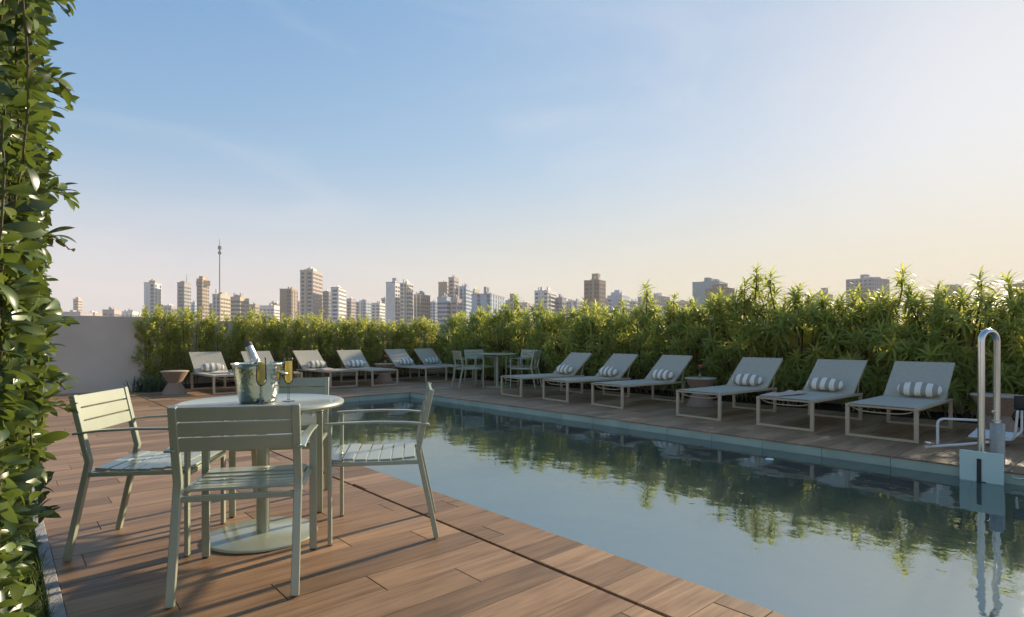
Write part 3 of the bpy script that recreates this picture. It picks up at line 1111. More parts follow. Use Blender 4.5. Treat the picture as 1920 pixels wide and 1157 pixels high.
def Q(px, py, d):
    q = ray(px, d)
    return Vector((q.x, q.y, CAM_H - (py - 633) * d / FPX))
hs = MB().tube([Q(1897, 883, 4.76), Q(1896, 890, 4.74), Q(1901, 896, 4.71), Q(1912, 898, 4.68), Q(1935, 896, 4.64)], 0.006, 8).build('hose', 'white_tube', None, 60)
tag(hs, 'short white hose curling over the pool edge beside the lift', 'hose')
fl = MB().lathe([(0.01, -0.012), (0.036, -0.010), (0.04, 0.0), (0.036, 0.006), (0.01, 0.009)], 24)
q = ray(1443, FPX * (CAM_H - WATER_Z) / (861 - 633))
fo = fl.build('float', 'white_float', None, 60)
fo.location = (q.x, q.y, WATER_Z)
tag(fo, 'small white disc floating on the pool near the lounger row', 'float')

# ------------------------------------------------------------------ hedge of spiky-leaved shrubs along the right side
def strip_leaf(rng, L, W, el0, droop, az, nseg=3):
    """one narrow arching leaf as a strip of quads, in a frame whose axis is +z"""
    s = np.linspace(0, 1, nseg + 1)
    el = el0 - droop * s ** 1.3
    r = np.concatenate([[0], np.cumsum(np.cos(el[:-1]) * L / nseg)])
    z = np.concatenate([[0], np.cumsum(np.sin(el[:-1]) * L / nseg)])
    wd = W * np.array([0.55, 1.0, 0.8, 0.06])[: nseg + 1] if nseg == 3 else W * np.sin(np.pi * (0.15 + 0.83 * s))
    ca, sa = math.cos(az), math.sin(az)
    V = []
    for i in range(nseg + 1):
        cx, cy = r[i] * ca, r[i] * sa
        V.append((cx - sa * wd[i] / 2, cy + ca * wd[i] / 2, z[i]))
        V.append((cx + sa * wd[i] / 2, cy - ca * wd[i] / 2, z[i]))
    F = [(2 * i, 2 * i + 1, 2 * i + 3, 2 * i + 2) for i in range(nseg)]
    return V, F

def rosette(rng, n=24):
    V, F, T = [], [], []
    for i in range(n):
        u = i / n
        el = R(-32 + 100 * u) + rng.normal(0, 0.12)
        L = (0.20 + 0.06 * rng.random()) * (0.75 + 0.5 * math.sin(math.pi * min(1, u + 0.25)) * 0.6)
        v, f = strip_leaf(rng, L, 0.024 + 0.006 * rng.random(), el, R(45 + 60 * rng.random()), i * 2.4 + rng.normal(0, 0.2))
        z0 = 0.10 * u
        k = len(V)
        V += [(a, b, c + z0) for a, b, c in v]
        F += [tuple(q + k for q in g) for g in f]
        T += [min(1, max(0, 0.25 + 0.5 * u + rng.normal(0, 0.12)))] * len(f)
    return np.array(V), np.array(F), np.array(T)
ROS = [rosette(RNG) for _ in range(7)]

def axis_frame(ax, rng):
    ax = ax / np.linalg.norm(ax)
    h = np.array([1.0, 0, 0]) if abs(ax[0]) < 0.8 else np.array([0, 1.0, 0])
    a = np.cross(h, ax)
    a /= np.linalg.norm(a)
    b = np.cross(ax, a)
    th = rng.random() * 6.283
    a2 = a * math.cos(th) + b * math.sin(th)
    return np.stack([a2, np.cross(ax, a2), ax], axis=1)

def spiky_shrub(label, yc, half, top, shoots, nros):
    root = thing('spiky_shrub', label, 'shrub', (9.98, yc, 0), 0, 'spiky-leaved shrubs of the right hedge')
    Vs, Fs, Ts = [], [], []
    k = 0
    base_tone = RNG.normal(0, 0.07)
    def put(p, ax, sc, dt):
        nonlocal k
        V, F, T = ROS[RNG.integers(len(ROS))]
        M = axis_frame(np.array(ax, float), RNG)
        Vs.append(V * sc @ M.T + np.array(p))
        Fs.append(F + k)
        Ts.append(np.clip(T + dt + base_tone, 0, 1))
        k += len(V)
    hx = 0.52
    for i in range(nros):
        while True:
            q = RNG.uniform(-1, 1, 3)
            m = (abs(q[0]) ** 3 + abs(q[1]) ** 3 + abs(q[2]) ** 3) ** (1 / 3)
            if 0.55 < m < 1.0:
                break
        lump = 1 + 0.16 * math.sin(q[1] * 3.1 + yc * 5) * math.sin(q[2] * 4 + yc * 3)
        zc = top * 0.52
        p = (q[0] * hx * lump, q[1] * half * 1.08, zc + q[2] * (top * 0.47) * (0.94 + 0.12 * RNG.random()))
        ax = (q[0] * 0.9 - 0.1, q[1] * 0.7, 0.75 + 0.4 * max(0, q[2]))
        put(p, ax, RNG.uniform(0.7, 1.3), RNG.normal(0, 0.12))
    for (dx, dy, z) in shoots:
        st = [(dx * 0.5, dy * 0.6, top * 0.55), (dx, dy, z - 0.28), (dx, dy, z - 0.10)]
        MB().tube(st, [0.014, 0.011, 0.009], 6).build('stem', 'bark', root, 60)
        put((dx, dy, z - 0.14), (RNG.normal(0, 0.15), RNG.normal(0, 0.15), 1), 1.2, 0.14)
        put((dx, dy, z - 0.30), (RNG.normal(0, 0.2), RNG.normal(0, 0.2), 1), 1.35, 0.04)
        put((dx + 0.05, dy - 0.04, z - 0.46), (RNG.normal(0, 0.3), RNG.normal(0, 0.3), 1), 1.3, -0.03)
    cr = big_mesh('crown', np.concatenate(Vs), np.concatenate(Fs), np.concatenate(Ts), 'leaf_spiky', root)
    for i in range(5):
        a = i * 1.26 + yc
        x1, y1 = 0.33 * math.cos(a), half * 0.7 * math.sin(a)
        MB().tube([(x1 * 0.3, y1 * 0.3, -0.03), (x1 * 0.6, y1 * 0.7, top * 0.35), (x1, y1, top * 0.8)], [0.02, 0.016, 0.01], 6).build('stem', 'bark', root, 60)
    return root

def shoot_at(px, py, yc):
    """tall shoot whose tip stands where the picture shows it"""
    k = (px - 960) / FPX
    v = FWD + RGT * k
    d = 9.98 / v.x
    return (0.0, v.y * d - yc, CAM_H + (633 - py) * d / FPX)
tall = [(965, 556), (1010, 566), (1095, 566), (1215, 535), (1262, 556), (1330, 556), (1352, 548), (1420, 506), (1447, 514), (1400, 532), (1497, 540), (1545, 552), (1600, 556), (1640, 560), (1690, 508), (1712, 538), (1760, 556), (1842, 518), (1896, 522), (1800, 548), (1120, 572), (1165, 568), (1300, 566), (1575, 556), (905, 578)]
spots_r = [
    (-0.2, 1.72, 'spiky-leaved hedge shrub at the right edge of the picture behind the lift'),
    (0.85, 1.74, 'spiky-leaved hedge shrub behind the side table at the pool lift'),
    (1.90, 1.72, 'spiky-leaved hedge shrub behind the lounger nearest the pool lift'),
    (2.95, 1.72, 'spiky-leaved hedge shrub behind the lounger second from the pool lift'),
    (4.00, 1.74, 'spiky-leaved hedge shrub behind the lounger third from the pool lift'),
    (5.05, 1.84, 'spiky-leaved hedge shrub with the tallest shoots, behind the pink flower'),
    (6.10, 1.70, 'spiky-leaved hedge shrub behind the lounger fourth from the pool lift'),
    (7.15, 1.72, 'spiky-leaved hedge shrub behind the lounger fifth from the pool lift'),
    (8.20, 1.70, 'spiky-leaved hedge shrub behind the lounger next to the far table'),
    (9.25, 1.70, 'spiky-leaved hedge shrub right behind the far round table'),
    (10.30, 1.74, 'spiky-leaved hedge shrub left behind the far round table'),
    (11.35, 1.78, 'spiky-leaved hedge shrub beside the corner lounger'),
    (12.45, 1.78, 'spiky-leaved hedge shrub behind the corner lounger'),
    (13.55, 1.76, 'spiky-leaved hedge shrub in the corner of the two hedges'),
]
shr = {}
for px, py in tall:
    q = shoot_at(px, py, 0)
    i = min(range(len(spots_r)), key=lambda j: abs(spots_r[j][0] - q[1]))
    shr.setdefault(i, []).append((random.uniform(-0.1, 0.1), q[1] - spots_r[i][0], q[2]))
for i, (yc, top, lab) in enumerate(spots_r):
    spiky_shrub(lab, yc, 0.56, top, shr.get(i, []), 175)

# ------------------------------------------------------------------ hedge of fine-leaved upright shrubs along the far side
def fine_shrub(label, xc, half, top, nshoot=58):
    root = thing('fine_leaved_shrub', label, 'shrub', (xc, 14.42, 0.03), 0, 'fine-leaved shrubs of the far hedge')
    V, F, T = [], [], []
    k = 0
    bt = RNG.normal(0.0, 0.07)
    for s in range(nshoot * 3):
        while True:
            q = RNG.uniform(-1, 1, 3)
            r_ = (abs(q[0]) ** 2.5 + abs(q[1]) ** 2.5 + abs(q[2]) ** 3.5)
            if 0.25 < r_ < 1:
                break
        lump = 1 + 0.13 * math.sin(5 * q[2] + 9 * xc) + 0.10 * math.sin(7 * q[0] + 4 * xc)
        pc = np.array([q[0] * half * 1.12 * lump, q[1] * 0.36 * lump - 0.02, top * 0.53 + q[2] * top * 0.45 * (0.93 + 0.14 * RNG.random())])
        ax = np.array([q[0] * 0.55, q[1] * 0.55, 0.9]) + RNG.normal(0, 0.25, 3)
        ax /= np.linalg.norm(ax)
        ln = RNG.uniform(0.16, 0.30) * (1.25 if q[2] > 0.75 else 1.0)
        n = int(ln * 190)
        t0 = RNG.uniform(-0.16, 0.16)
        for i in range(n):
            w_ = (i + RNG.random()) / n
            c = pc + ax * ln * (w_ - 0.4) + RNG.normal(0, 0.020, 3)
            d = ax * RNG.uniform(0.1, 0.9) + RNG.normal(0, 0.55, 3)
            d /= np.linalg.norm(d)
            sd = np.cross(d, RNG.normal(0, 1, 3))
            sd /= np.linalg.norm(sd) + 1e-9
            L = RNG.uniform(0.035, 0.07)
            W = L * RNG.uniform(0.18, 0.27)
            V += [c, c + d * L * 0.5 + sd * W, c + d * L, c + d * L * 0.5 - sd * W]
            F.append((k, k + 1, k + 2, k + 3))
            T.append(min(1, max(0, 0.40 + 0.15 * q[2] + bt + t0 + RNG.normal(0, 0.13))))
            k += 4
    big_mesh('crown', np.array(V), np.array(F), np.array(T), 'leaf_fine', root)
    for i in range(6):
        u, v = RNG.uniform(-0.7, 0.7), RNG.uniform(-0.7, 0.7)
        MB().tube([(u * half * 0.6, v * 0.2, -0.04), (u * half * 0.8, v * 0.25, top * 0.4), (u * half, v * 0.3, top * 0.85)], [0.012, 0.009, 0.004], 5).build('stem', 'bark', root, 60)
    return root
names = ['first fine-leaved hedge shrub, against the grey wall', 'fine-leaved hedge shrub behind the hourglass table at the grey wall', 'fine-leaved hedge shrub behind the far lounger nearest the grey wall',
         'fine-leaved hedge shrub just left of the bottle neck', 'fine-leaved hedge shrub behind the ice bucket and bottle', 'fine-leaved hedge shrub right of the champagne flutes, below the tall tower',
         'fine-leaved hedge shrub behind the far lounger third from the wall', 'fine-leaved hedge shrub behind the far lounger fourth from the wall', 'fine-leaved hedge shrub behind the far side table with the flower',
         'fine-leaved hedge shrub behind the far lounger second from the corner', 'last fine-leaved hedge shrub, beside the spiky hedge']
tops = [1.62, 1.68, 1.56, 1.64, 1.50, 1.63, 1.50, 1.57, 1.50, 1.50, 1.60]
xc = 2.50
for i, lab in enumerate(names):
    fine_shrub(lab, xc, 0.38 + 0.03 * (i % 3), tops[i], 66)
    xc += 0.685

# strap-leaved clump at the foot of the wall
def strap_clump(label, loc, n, h):
    root = thing('strap_leaved_clump', label, 'plant', loc)
    V, F, T = [], [], []
    k = 0
    for i in range(n):
        v, f = strip_leaf(RNG, h * RNG.uniform(0.7, 1.2), 0.022, R(RNG.uniform(55, 88)), R(RNG.uniform(20, 75)), RNG.uniform(0, 6.28))
        ox, oy = RNG.normal(0, 0.17), RNG.normal(0, 0.10)
        V += [(a + ox, b + oy, c) for a, b, c in v]
        F += [tuple(q + k for q in g) for g in f]
        T += [RNG.random()] * len(f)
        k = len(V)
    tag(big_mesh('leaves', np.array(V), np.array(F), np.array(T), 'leaf_strap', root), kind='stuff')
    return root
sc_ = strap_clump('bluish strap-leaved clump at the foot of the grey wall', (2.36, 13.75, 0.0), 260, 0.36)
MB().lathe([(0.02, 0.0), (0.34, 0.0), (0.30, 0.02), (0.02, 0.03)], 20).build('soil_mound', 'soil', sc_)

# ------------------------------------------------------------------ tall broad-leaved planting at the left edge
def broad_leaf(rng):
    n = 7
    V, F = [], []
    curl = rng.uniform(0.1, 0.9)
    fold = rng.uniform(0.1, 0.4)
    bend = rng.uniform(-0.25, 0.25)
    y = z = 0.0
    el = rng.uniform(0.05, 0.35)
    for i in range(n + 1):
        s = i / n
        wd = 0.172 * (max(0.0, math.sin(math.pi * min(1.0, s ** 1.2 * 0.97 + 0.015))) ** 0.85) + 0.004
        if i == n:
            wd = 0.012
        x0 = bend * s * s * 0.5
        V += [(x0 - wd, y, z + wd * fold), (x0, y, z), (x0 + wd, y, z + wd * fold)]
        y += math.cos(el) / n
        z += math.sin(el) / n
        el -= curl / n
    for i in range(n):
        a = 3 * i
        F += [(a, a + 1, a + 4, a + 3), (a + 1, a + 2, a + 5, a + 4)]
    return np.array(V), np.array(F)
BL = [broad_leaf(RNG) for _ in range(10)]

gw = thing('broad_leaved_climber', 'tall glossy broad-leaved planting at the left edge', 'plant', (0.0, 2.4, -0.03))
GO = np.array([0.0, 2.4, -0.03])
leaves = []
stems = MB()
for s in range(215):
    y0 = 1.75 + 2.1 * RNG.random() ** 0.9
    x0 = min(0.05 * y0 - 0.045, 0.12) - 0.42 * RNG.random() ** 1.3
    zt = RNG.uniform(1.5, 3.0)
    zb = RNG.uniform(0.0, 1.3)
    ph = RNG.uniform(0, 6.28, 3)
    n = int((zt - zb) / 0.045)
    pts = []
    for i in range(n):
        z = zb + (zt - zb) * i / n
        x = x0 + 0.03 * math.sin(2.3 * z + ph[0]) + 0.015 * math.sin(6 * z + ph[1])
        x -= 0.035 * max(0, 0.55 - z)
        y = y0 + 0.05 * math.sin(2.0 * z + ph[2])
        if i % 3 == 0:
            pts.append((x - GO[0], y - GO[1], z - GO[2]))
        for side in (0, 1):
            az = RNG.uniform(-2.0, 2.0)      # 0 = towards +X
            el = RNG.normal(0.1, 0.6)
            leaves.append((x, y, z, az, el, RNG.normal(0, 1.0), RNG.uniform(0.045, 0.095), RNG.random()))
    if len(pts) > 2 and x0 < 0.045 * y0 - 0.06:
        MB().tube(pts, 0.0028, 5).build('stem', 'twig', gw, 60)
for zs, ys_, ln in ((2.62, 3.0, 0.24), (2.30, 2.5, 0.20), (2.05, 2.9, 0.22), (1.86, 2.2, 0.17), (1.62, 2.7, 0.24), (1.40, 2.3, 0.17), (1.18, 2.9, 0.2), (0.95, 2.4, 0.16), (0.80, 3.1, 0.2), (2.0, 2.0, 0.15), (2.45, 2.2, 0.17), (1.75, 3.2, 0.26)):
    ln *= 0.58
    x0, az = 0.045 * ys_ - 0.03, RNG.uniform(-0.5, 0.9)
    pts = []
    for i in range(7):
        u = i / 6
        q = (x0 + ln * u * math.cos(az), ys_ + ln * u * math.sin(az) * 0.6, zs + 0.09 * u - 0.11 * u * u)
        pts.append(tuple(np.array(q) - GO))
        for e_ in (-0.8, 0.7, 0.0)[: 2 if i < 6 else 3]:
            leaves.append((*q, az + e_ + RNG.normal(0, 0.3), RNG.normal(0.1, 0.35), RNG.normal(0, 0.7), RNG.uniform(0.05, 0.085) * -1, RNG.random()))
    MB().tube(pts, 0.0022, 5).build('stem', 'twig', gw, 60)
def leaf_matrix(L):
    x, y, z, az, el, roll, sc, tn = L
    d = np.array([math.cos(az) * math.cos(el), math.sin(az) * math.cos(el), math.sin(el)])
    up = np.array([0.25, 0, 1.0])
    sd = np.cross(d, up)
    sd /= np.linalg.norm(sd)
    u2 = np.cross(sd, d)
    c, s = math.cos(roll), math.sin(roll)
    a = sd * c + u2 * s
    return np.stack([a, d, np.cross(a, d)], axis=1) * sc, np.array([x, y, z]) - GO
kept = []
for L in leaves:
    sprig = L[6] < 0
    if sprig:
        L = L[:6] + (-L[6],) + L[7:]
    tip = (L[0] + L[6] * math.cos(L[3]) * math.cos(L[4]), L[1] + L[6] * math.sin(L[3]) * math.cos(L[4]), L[2] + L[6] * math.sin(L[4]))
    q = project(tip)
    if q is None:
        continue
    lim = 168 if RNG.random() < 0.12 else 118 + 14 * math.sin(L[2] * 7.3) + 9 * math.sin(L[2] * 17 + 1)
    if q[1] < 260:
        lim += (260 - q[1]) * 0.06
    if q[1] > 900:
        lim -= (q[1] - 900) * 0.14
    if q[0] > (156 if sprig else lim - RNG.random() * 16):
        continue
    vis = -10 < q[0] and -40 < q[1] < 1200
    kept.append((L[6] / q[2] + (0.05 * q[0] / 110 if vis else -1) , L))
kept.sort(key=lambda q: -q[0])
meshes = []
for V, F in BL:
    for tn in (0.15, 0.5, 0.85):
        mb = MB().add(V.tolist(), F.tolist(), tn)
        meshes.append(mb.mesh('leaf', 'leaf_broad', 80))
for i, (_, L) in enumerate(kept[:300]):
    M, p = leaf_matrix(L)
    o = bpy.data.objects.new('leaf', meshes[(i * 7) % len(meshes)])
    COL.objects.link(o)
    o.parent = gw
    mw = Matrix.Identity(4)
    for a in range(3):
        for b in range(3):
            mw[a][b] = M[a][b]
        mw[a][3] = p[a]
    o.matrix_local = mw
Vs, Fs, Ts = [], [], []
k = 0
for i, (_, L) in enumerate(kept[300:]):
    M, p = leaf_matrix(L)
    V, F = BL[i % len(BL)]
    Vs.append(V @ M.T + p)
    Fs.append(F + k)
    Ts.append(np.full(len(F), L[7]))
    k += len(V)
tag(big_mesh('inner_leaves', np.concatenate(Vs), np.concatenate(Fs), np.concatenate(Ts), 'leaf_broad', gw, True), kind='stuff')

# grass in the bed beside the kerb
V, F, T = [], [], []
k = 0
for i in range(5200):
    x = 0.148 - 0.5 * RNG.random() ** 1.5
    y = RNG.uniform(1.6, 5.0)
    v, f = strip_leaf(RNG, RNG.uniform(0.05, 0.13), 0.004, R(RNG.uniform(50, 88)), R(RNG.uniform(20, 80)), RNG.uniform(0, 6.28))
    V += [(a + x, b + y, c - 0.03) for a, b, c in v]
    F += [tuple(q + k for q in g) for g in f]
    T += [RNG.random()] * len(f)
    k = len(V)
tag(big_mesh('grass', np.array(V), np.array(F), np.array(T), 'grass'), 'short green grass growing in the bed beside the kerb', 'grass', kind='stuff')

# ------------------------------------------------------------------ the city beyond the terrace
WALLC = {'white': (0.74, 0.72, 0.68), 'cream': (0.55, 0.46, 0.34), 'beige': (0.44, 0.36, 0.27), 'brown': (0.27, 0.18, 0.13), 'tan': (0.36, 0.28, 0.20), 'pink': (0.48, 0.40, 0.36),
         'grey': (0.36, 0.36, 0.36), 'dark': (0.20, 0.20, 0.21), 'blue': (0.42, 0.50, 0.58), 'teal': (0.27, 0.36, 0.38), 'lilac': (0.40, 0.37, 0.39), 'orange': (0.48, 0.28, 0.15)}
for k_, c_ in WALLC.items():
    mat('wall_' + k_, c_, 0.85, 0, 0.2, noise=(0.08, 0.10))

def building(name, label, x0, x1, ytop, d, colr, split=0.42, style='grid', extra=(), accent=None, theta=21):
    """tower whose two visible faces fill picture columns x0..x1 and whose roof reaches row ytop;
    split = share of the width taken by the right hand face; extra = (x0, x1, ytop) rooftop blocks"""
    W = (x1 - x0) * d / FPX
    hsh = (x0 * 37 + ytop * 11) % 17
    th = R(theta + (hsh - 8) * 0.9)
    wA = W * (1 - split) / math.cos(th)
    wB = W * split / math.sin(th)
    xn = x0 + (x1 - x0) * (1 - split)
    c = ray(xn, d)
    view = c.normalized()
    right = Vector((view.y, -view.x, 0))
    u = (-right * math.cos(th) + view * math.sin(th))      # along the left-hand face, away from the near corner
    v = (right * math.sin(th) + view * math.cos(th))       # along the right-hand face
    ztop = CAM_H + (633 - ytop) * d / FPX
    z0 = -25.0
    root = thing(name, label, 'building', (c.x, c.y, z0), 0, 'buildings of the skyline')
    H = ztop - z0
    def blk(mb, a0, a1, b0, b1, h0, h1):
        ps = []
        for z in (h0, h1):
            for (a, b) in ((a0, b0), (a1, b0), (a1, b1), (a0, b1)):
                q = u * a + v * b
                ps.append((q.x, q.y, z))
        mb.add(ps, [(0, 1, 2, 3), (7, 6, 5, 4), (1, 0, 4, 5), (2, 1, 5, 6), (3, 2, 6, 7), (0, 3, 7, 4)])
    body = MB()
    blk(body, 0, wA, 0, wB, 0, H)
    body.build('wall', 'wall_' + colr, root)
    cap = MB()
    blk(cap, -0.15, wA + 0.15, -0.15, wB + 0.15, H + 0.01, H + 0.7)
    cap.build('roof', 'wall_' + (accent or colr), root)
    fl = 3.0
    nf = int(H / fl)
    win = MB()
    for fi in range(max(0, nf - 26), nf):
        h0 = fi * fl + 1.0
        for face, wid in ((0, wA), (1, wB)):
            nb = max(1, int(wid / 3.2))
            if style == 'blank' and face == 0:
                continue
            for bi in range(nb):
                a0 = (bi + 0.2) * wid / nb
                a1 = (bi + 0.8) * wid / nb
                if style == 'band':
                    a0, a1 = (bi + 0.02) * wid / nb, (bi + 0.98) * wid / nb
                if style == 'stripe' and bi % 2:
                    continue
                h1 = h0 + (1.5 if style != 'stripe' else 2.4)
                if face == 0:
                    blk(win, a0, a1, -0.12, 0.05, h0, h1)
                else:
                    blk(win, -0.12, 0.05, a0, a1, h0, h1)
    if win.v:
        tag(win.build('windows', 'pane', root), kind='stuff')
    if style == 'balcony':
        bal = MB()
        for fi in range(max(0, nf - 26), nf):
            blk(bal, wA * 0.25, wA * 0.8, -1.3, -0.13, fi * fl, fi * fl + 1.0)
            blk(bal, -1.3, -0.13, wB * 0.15, wB * 0.7, fi * fl, fi * fl + 1.0)
        tag(bal.build('balconies', 'wall_' + (accent or colr), root), kind='stuff')
    if style in ('grid', 'balcony') and W > 8 and hsh % 3 != 0:
        sh = MB()
        f0_ = 0.30 + 0.05 * (hsh % 5)
        blk(sh, wA * f0_, wA * (f0_ + 0.16), -0.9, -0.02, 0, H + 1.2 + hsh % 4)
        sh.build('stair_shaft', 'wall_' + ('white' if hsh % 2 else (accent or colr)), root)
    if W > 6:
        rt = MB()
        for q_ in range(2 + int(hsh) % 3):
            a_ = wA * (0.12 + 0.22 * q_)
            blk(rt, a_, a_ + wA * 0.10, wB * 0.2, wB * 0.5, H + 0.72, H + 1.6 + (q_ * 7 + hsh) % 3)
        tag(rt.build('roof_tanks', 'wall_grey' if hsh % 2 else 'wall_white', root), kind='stuff')
    for (e0, e1, ey) in extra:
        ew = (e1 - e0) * d / FPX
        f0 = (e0 - x0) / (x1 - x0)
        f1 = (e1 - x0) / (x1 - x0)
        he = (ytop - ey) * d / FPX
        m_ = ((f0 + f1) / 2 - 0.5)
        ca = wA * 0.5 - m_ * wA * 0.5
        cb = wB * 0.5 + m_ * wB * 0.5
        sa = ew * (1 - split) / math.cos(th) / 2
        sb = ew * split / math.sin(th) / 2
        ex = MB()
        blk(ex, max(0.1, ca - sa), min(wA - 0.1, ca + sa), max(0.1, cb - sb), min(wB - 0.1, cb + sb), H + 0.02, H + he)
        ex.build('rooftop_block', 'wall_' + (accent or colr), root)
    return root

building('tower', 'small sunlit tower above the grey wall at far left', 139, 153, 561, 620, 'cream', 0.45, extra=[(143, 150, 557)])
building('low_building', 'low roof with small chimneys above the grey wall', 196, 226, 582, 520, 'pink', 0.4, extra=[(203, 209, 575), (212, 219, 576)])
building('low_building', 'lowest flat roof just above the grey wall', 106, 170, 586, 560, 'lilac', 0.3)
building('tower', 'pale slim tower, leftmost of the tall ones', 273, 301, 531, 470, 'white', 0.38, 'stripe', [(281, 292, 525)], 'cream')
building('tower', 'dark slim tower with a roof antenna', 334, 357, 531, 480, 'grey', 0.5, 'grid', [(338, 352, 527)], 'tan')
_gt = building('tower', 'golden tower with wider crown left of the mast', 370, 391, 524, 470, 'tan', 0.55, 'grid', [(374, 388, 517)], 'orange')
_c = ray(381, 476)
_mb = MB().box((0, 0, 0), (7.9, 7.9, 4.2), (0, 0, -R(YAW) + R(50)))
_cr = _mb.build('crown', 'wall_beige', _gt)
_cr.location = (_c.x - _gt.location.x, _c.y - _gt.location.y, 25 + CAM_H + (633 - 530) * 470 / FPX)
building('apartment_block', 'sunlit cream block at the foot of the mast', 400, 433, 553, 440, 'cream', 0.6, 'grid', [(416, 428, 546)])
building('apartment_block', 'grey and cream twin block right of the mast', 434, 466, 558, 430, 'cream', 0.5, 'band', [(440, 456, 553)])
building('low_building', 'low brown block right of the twin block', 467, 486, 572, 520, 'beige', 0.4)
building('low_building', 'long low white roof left of the three-part brown block', 488, 528, 574, 560, 'white', 0.35)
building('apartment_block', 'three-part brown block with golden right side', 526, 558, 543, 460, 'tan', 0.35, 'stripe', [(538, 546, 540), (546, 556, 537)], 'orange')
building('tower', 'tallest tower with golden right side behind the champagne flutes', 564, 605, 508, 430, 'pink', 0.45, 'grid', [(576, 596, 501)], 'cream')
building('tower', 'dark grey block behind the tallest tower', 603, 622, 548, 500, 'dark', 0.3, 'grid', [(608, 618, 545)])
building('tower', 'pale tower with many small windows right of the tallest tower', 621, 649, 540, 440, 'white', 0.5, 'grid', [(630, 642, 537)], 'beige')
building('low_building', 'pink sunlit block beside the many-windowed tower', 650, 667, 561, 540, 'pink', 0.5)
building('low_building', 'bluish low block with stepped roof', 668, 696, 567, 560, 'blue', 0.35, 'grid', [(676, 690, 562)])
building('low_building', 'white low block left of the white towers', 697, 722, 569, 540, 'white', 0.4, 'grid', [(712, 718, 563)])
building('tower', 'white tower with a dark rooftop block', 724, 750, 530, 440, 'white', 0.35, 'blank', [(739, 749, 520)], 'lilac')
building('tower', 'white balconied tower with golden top', 750, 775, 532, 430, 'cream', 0.5, 'balcony', [(754, 766, 528)], 'white')
building('apartment_block', 'brown and bluish block right of the balconied tower', 776, 807, 553, 450, 'tan', 0.6, 'grid', [(781, 788, 548), (790, 797, 548)], 'blue')
building('low_building', 'pale low block right of the brown and bluish one', 805, 824, 567, 560, 'blue', 0.4)
building('tower', 'plain beige slab tower beside the narrow golden one', 822, 842, 530, 470, 'beige', 0.2, 'blank')
building('tower', 'narrow golden-edged tower rising above the beige slab', 841, 860, 521, 460, 'pink', 0.45, 'grid', [(845, 858, 519)], 'cream')
building('apartment_block', 'bluish glazed low block in front of the beige slab', 820, 845, 558, 400, 'blue', 0.3, 'band')
building('apartment_block', 'pinkish chequered block in front of the narrow tower', 845, 866, 562, 400, 'pink', 0.4, 'grid')
building('apartment_block', 'bluish block right of the narrow golden tower', 861, 887, 538, 470, 'blue', 0.5, 'grid', [(866, 882, 535)])
building('apartment_block', 'small golden rooftop block left of the dark chimneys', 884, 899, 543, 500, 'cream', 0.6, 'grid')
building('apartment_block', 'wide whitish block with dark stripes and chimneys', 884, 949, 552, 420, 'blue', 0.45, 'stripe', [(901, 910, 534), (912, 917, 535)], 'grey')
building('low_building', 'small dark block poking above the hedge near the middle', 956, 967, 552, 520, 'dark', 0.4)
building('apartment_block', 'pale stepped block with busy rooftop', 1002, 1044, 546, 430, 'white', 0.4, 'balcony', [(1008, 1020, 543), (1024, 1034, 542)])
building('low_building', 'lower step right of the pale stepped block', 1042, 1062, 559, 450, 'lilac', 0.4, 'grid', [(1050, 1058, 556)])
building('tower', 'brown tower with a taller central shaft', 1095, 1136, 526, 420, 'brown', 0.30, 'grid', [(1112, 1128, 511)], 'tan')
building('apartment_block', 'blue grey block with a stepped top', 1139, 1181, 555, 460, 'blue', 0.35, 'grid', [(1146, 1170, 549), (1151, 1165, 542)])
building('apartment_block', 'pale lilac block half behind a tall shoot', 1196, 1256, 556, 500, 'lilac', 0.35, 'grid', [(1232, 1246, 548)])
building('tower', 'teal slab block with rooftop boxes', 1300, 1364, 528, 450, 'teal', 0.25, 'blank', [(1317, 1330, 517), (1330, 1347, 520)])
building('tower', 'brown slab block in front of the teal one', 1324, 1377, 541, 400, 'brown', 0.25, 'blank', [(1337, 1364, 531)])
building('apartment_block', 'small grey block between the shoots, left of the violet tower', 1520, 1560, 552, 480, 'lilac', 0.35, 'band', [(1546, 1558, 538)])
building('tower', 'violet grey tower with stepped roof at right', 1592, 1664, 522, 450, 'lilac', 0.40, 'grid', [(1611, 1626, 511), (1644, 1662, 516)])
building('low_building', 'dark roof behind the hedge near the right edge', 1772, 1806, 540, 480, 'dark', 0.35, 'grid', [(1780, 1802, 533)])
building('low_building', 'brown block at the right edge of the picture', 1904, 1950, 532, 460, 'brown', 0.4, 'grid')
fill = [(156, 192, 587, 640, 'beige', 'small beige roof between the two leftmost chimneyed roofs'), (228, 262, 585, 620, 'white', 'low white roof ending at the fine-leaved hedge'),
        (302, 334, 574, 600, 'lilac', 'low lilac block between the pale and the dark slim towers'), (357, 371, 568, 600, 'blue', 'narrow bluish block left of the golden crowned tower'),
        (392, 402, 570, 600, 'grey', 'narrow grey block left of the mast base'), (506, 527, 570, 620, 'brown', 'brown roofs left of the three-part block'),
        (556, 566, 566, 600, 'pink', 'slim pink block left of the tallest tower'), (655, 676, 571, 600, 'white', 'white low block left of the bluish stepped roof'),
        (690, 704, 574, 620, 'grey', 'grey low roof left of the white low block'), (715, 727, 560, 600, 'lilac', 'slim lilac block left of the white tower'),
        (948, 962, 564, 560, 'lilac', 'low lilac block right of the striped block'), (966, 1003, 568, 600, 'pink', 'low pink roofs left of the pale stepped block'),
        (1060, 1096, 566, 600, 'grey', 'low grey roofs left of the brown tower'), (1134, 1142, 560, 600, 'beige', 'narrow beige block right of the brown tower'),
        (1180, 1200, 566, 600, 'pink', 'low pink block right of the blue grey one'), (1256, 1302, 566, 620, 'beige', 'low beige roofs left of the teal slab')]
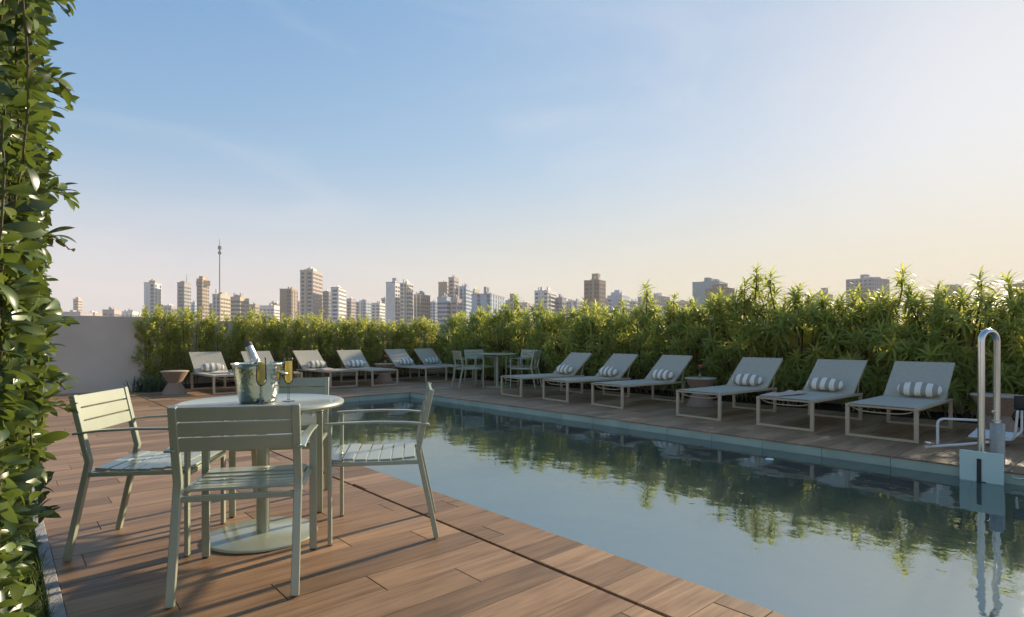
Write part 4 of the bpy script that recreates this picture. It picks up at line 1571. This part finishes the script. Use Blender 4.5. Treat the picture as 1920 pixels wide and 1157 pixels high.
for x0_, x1_, yt_, d_, c_, l_ in fill:
    building('low_building', l_, x0_, x1_, yt_, d_, c_, 0.4, 'grid')

mast = thing('radio_mast', 'thin tall radio mast on the skyline', 'mast', tuple(ray(412, 455)[:2]) + (-25,))
zt = 25 + CAM_H + (633 - 447) * 455 / FPX
zk = 25 + CAM_H + (633 - 463) * 455 / FPX
MB().tube([(0, 0, 0), (0, 0, zk)], [0.70, 0.42], 10).build('shaft', 'wall_grey', mast, 60)
MB().lathe([(0.4, zk - 6), (1.3, zk - 5.5), (1.3, zk - 4), (0.6, zk - 3.4), (0.6, zk - 2), (1.5, zk - 1.6), (1.3, zk + 0.6), (0.3, zk + 1)], 12).build('platform', 'wall_dark', mast, 40)
MB().tube([(0, 0, zk), (0, 0, zt)], [0.3, 0.12], 6).build('antenna', 'wall_grey', mast, 60)
pa = ray(350, 486)
am = thing('roof_antenna', 'short antenna on the dark slim tower', 'antenna', (pa.x, pa.y, CAM_H + (633 - 529) * 486 / FPX))
MB().tube([(0, 0, 0), (0, 0, 7)], [0.22, 0.1], 6).build('rod', 'wall_dark', am, 60)
MB().lathe([(0.05, 0.5), (0.5, 0.6), (0.5, 0.9), (0.05, 1.0)], 8).build('dish', 'wall_white', am, 60)

backing = thing('dark_backing', 'added dark post behind the glossy leaves at left', 'backing', (-0.24, 3.66, -0.03))  # dark panel added behind the leaves so the gaps between them look dark
MB().span((-0.30, -0.06, 0.0), (0.30, 0.06, 3.2)).build('shaft', 'black_plastic', backing, bevel=0.004)
MB().span((-0.32, -0.08, 3.2005), (0.32, 0.08, 3.23)).build('cap', 'black_plastic', backing, bevel=0.004)

# ------------------------------------------------------------------ hazy evening air over the city
hm_ = bpy.data.materials.new('haze_air')
hm_.use_nodes = True
hn = hm_.node_tree
hn.nodes.clear()
ho = hn.nodes.new('ShaderNodeOutputMaterial')
hv = hn.nodes.new('ShaderNodeVolumePrincipled')
hv.inputs['Color'].default_value = (0.95, 0.91, 0.86, 1)
hv.inputs['Density'].default_value = 0.0004
hv.inputs['Anisotropy'].default_value = 0.0
hn.links.new(hv.outputs[0], ho.inputs['Volume'])
MATS['haze_air'] = hm_
tag(MB().span((-1250, -1250, -26), (1250, 1250, 92)).build('haze', 'haze_air'), 'thin pale evening haze over the city', 'haze', kind='stuff')
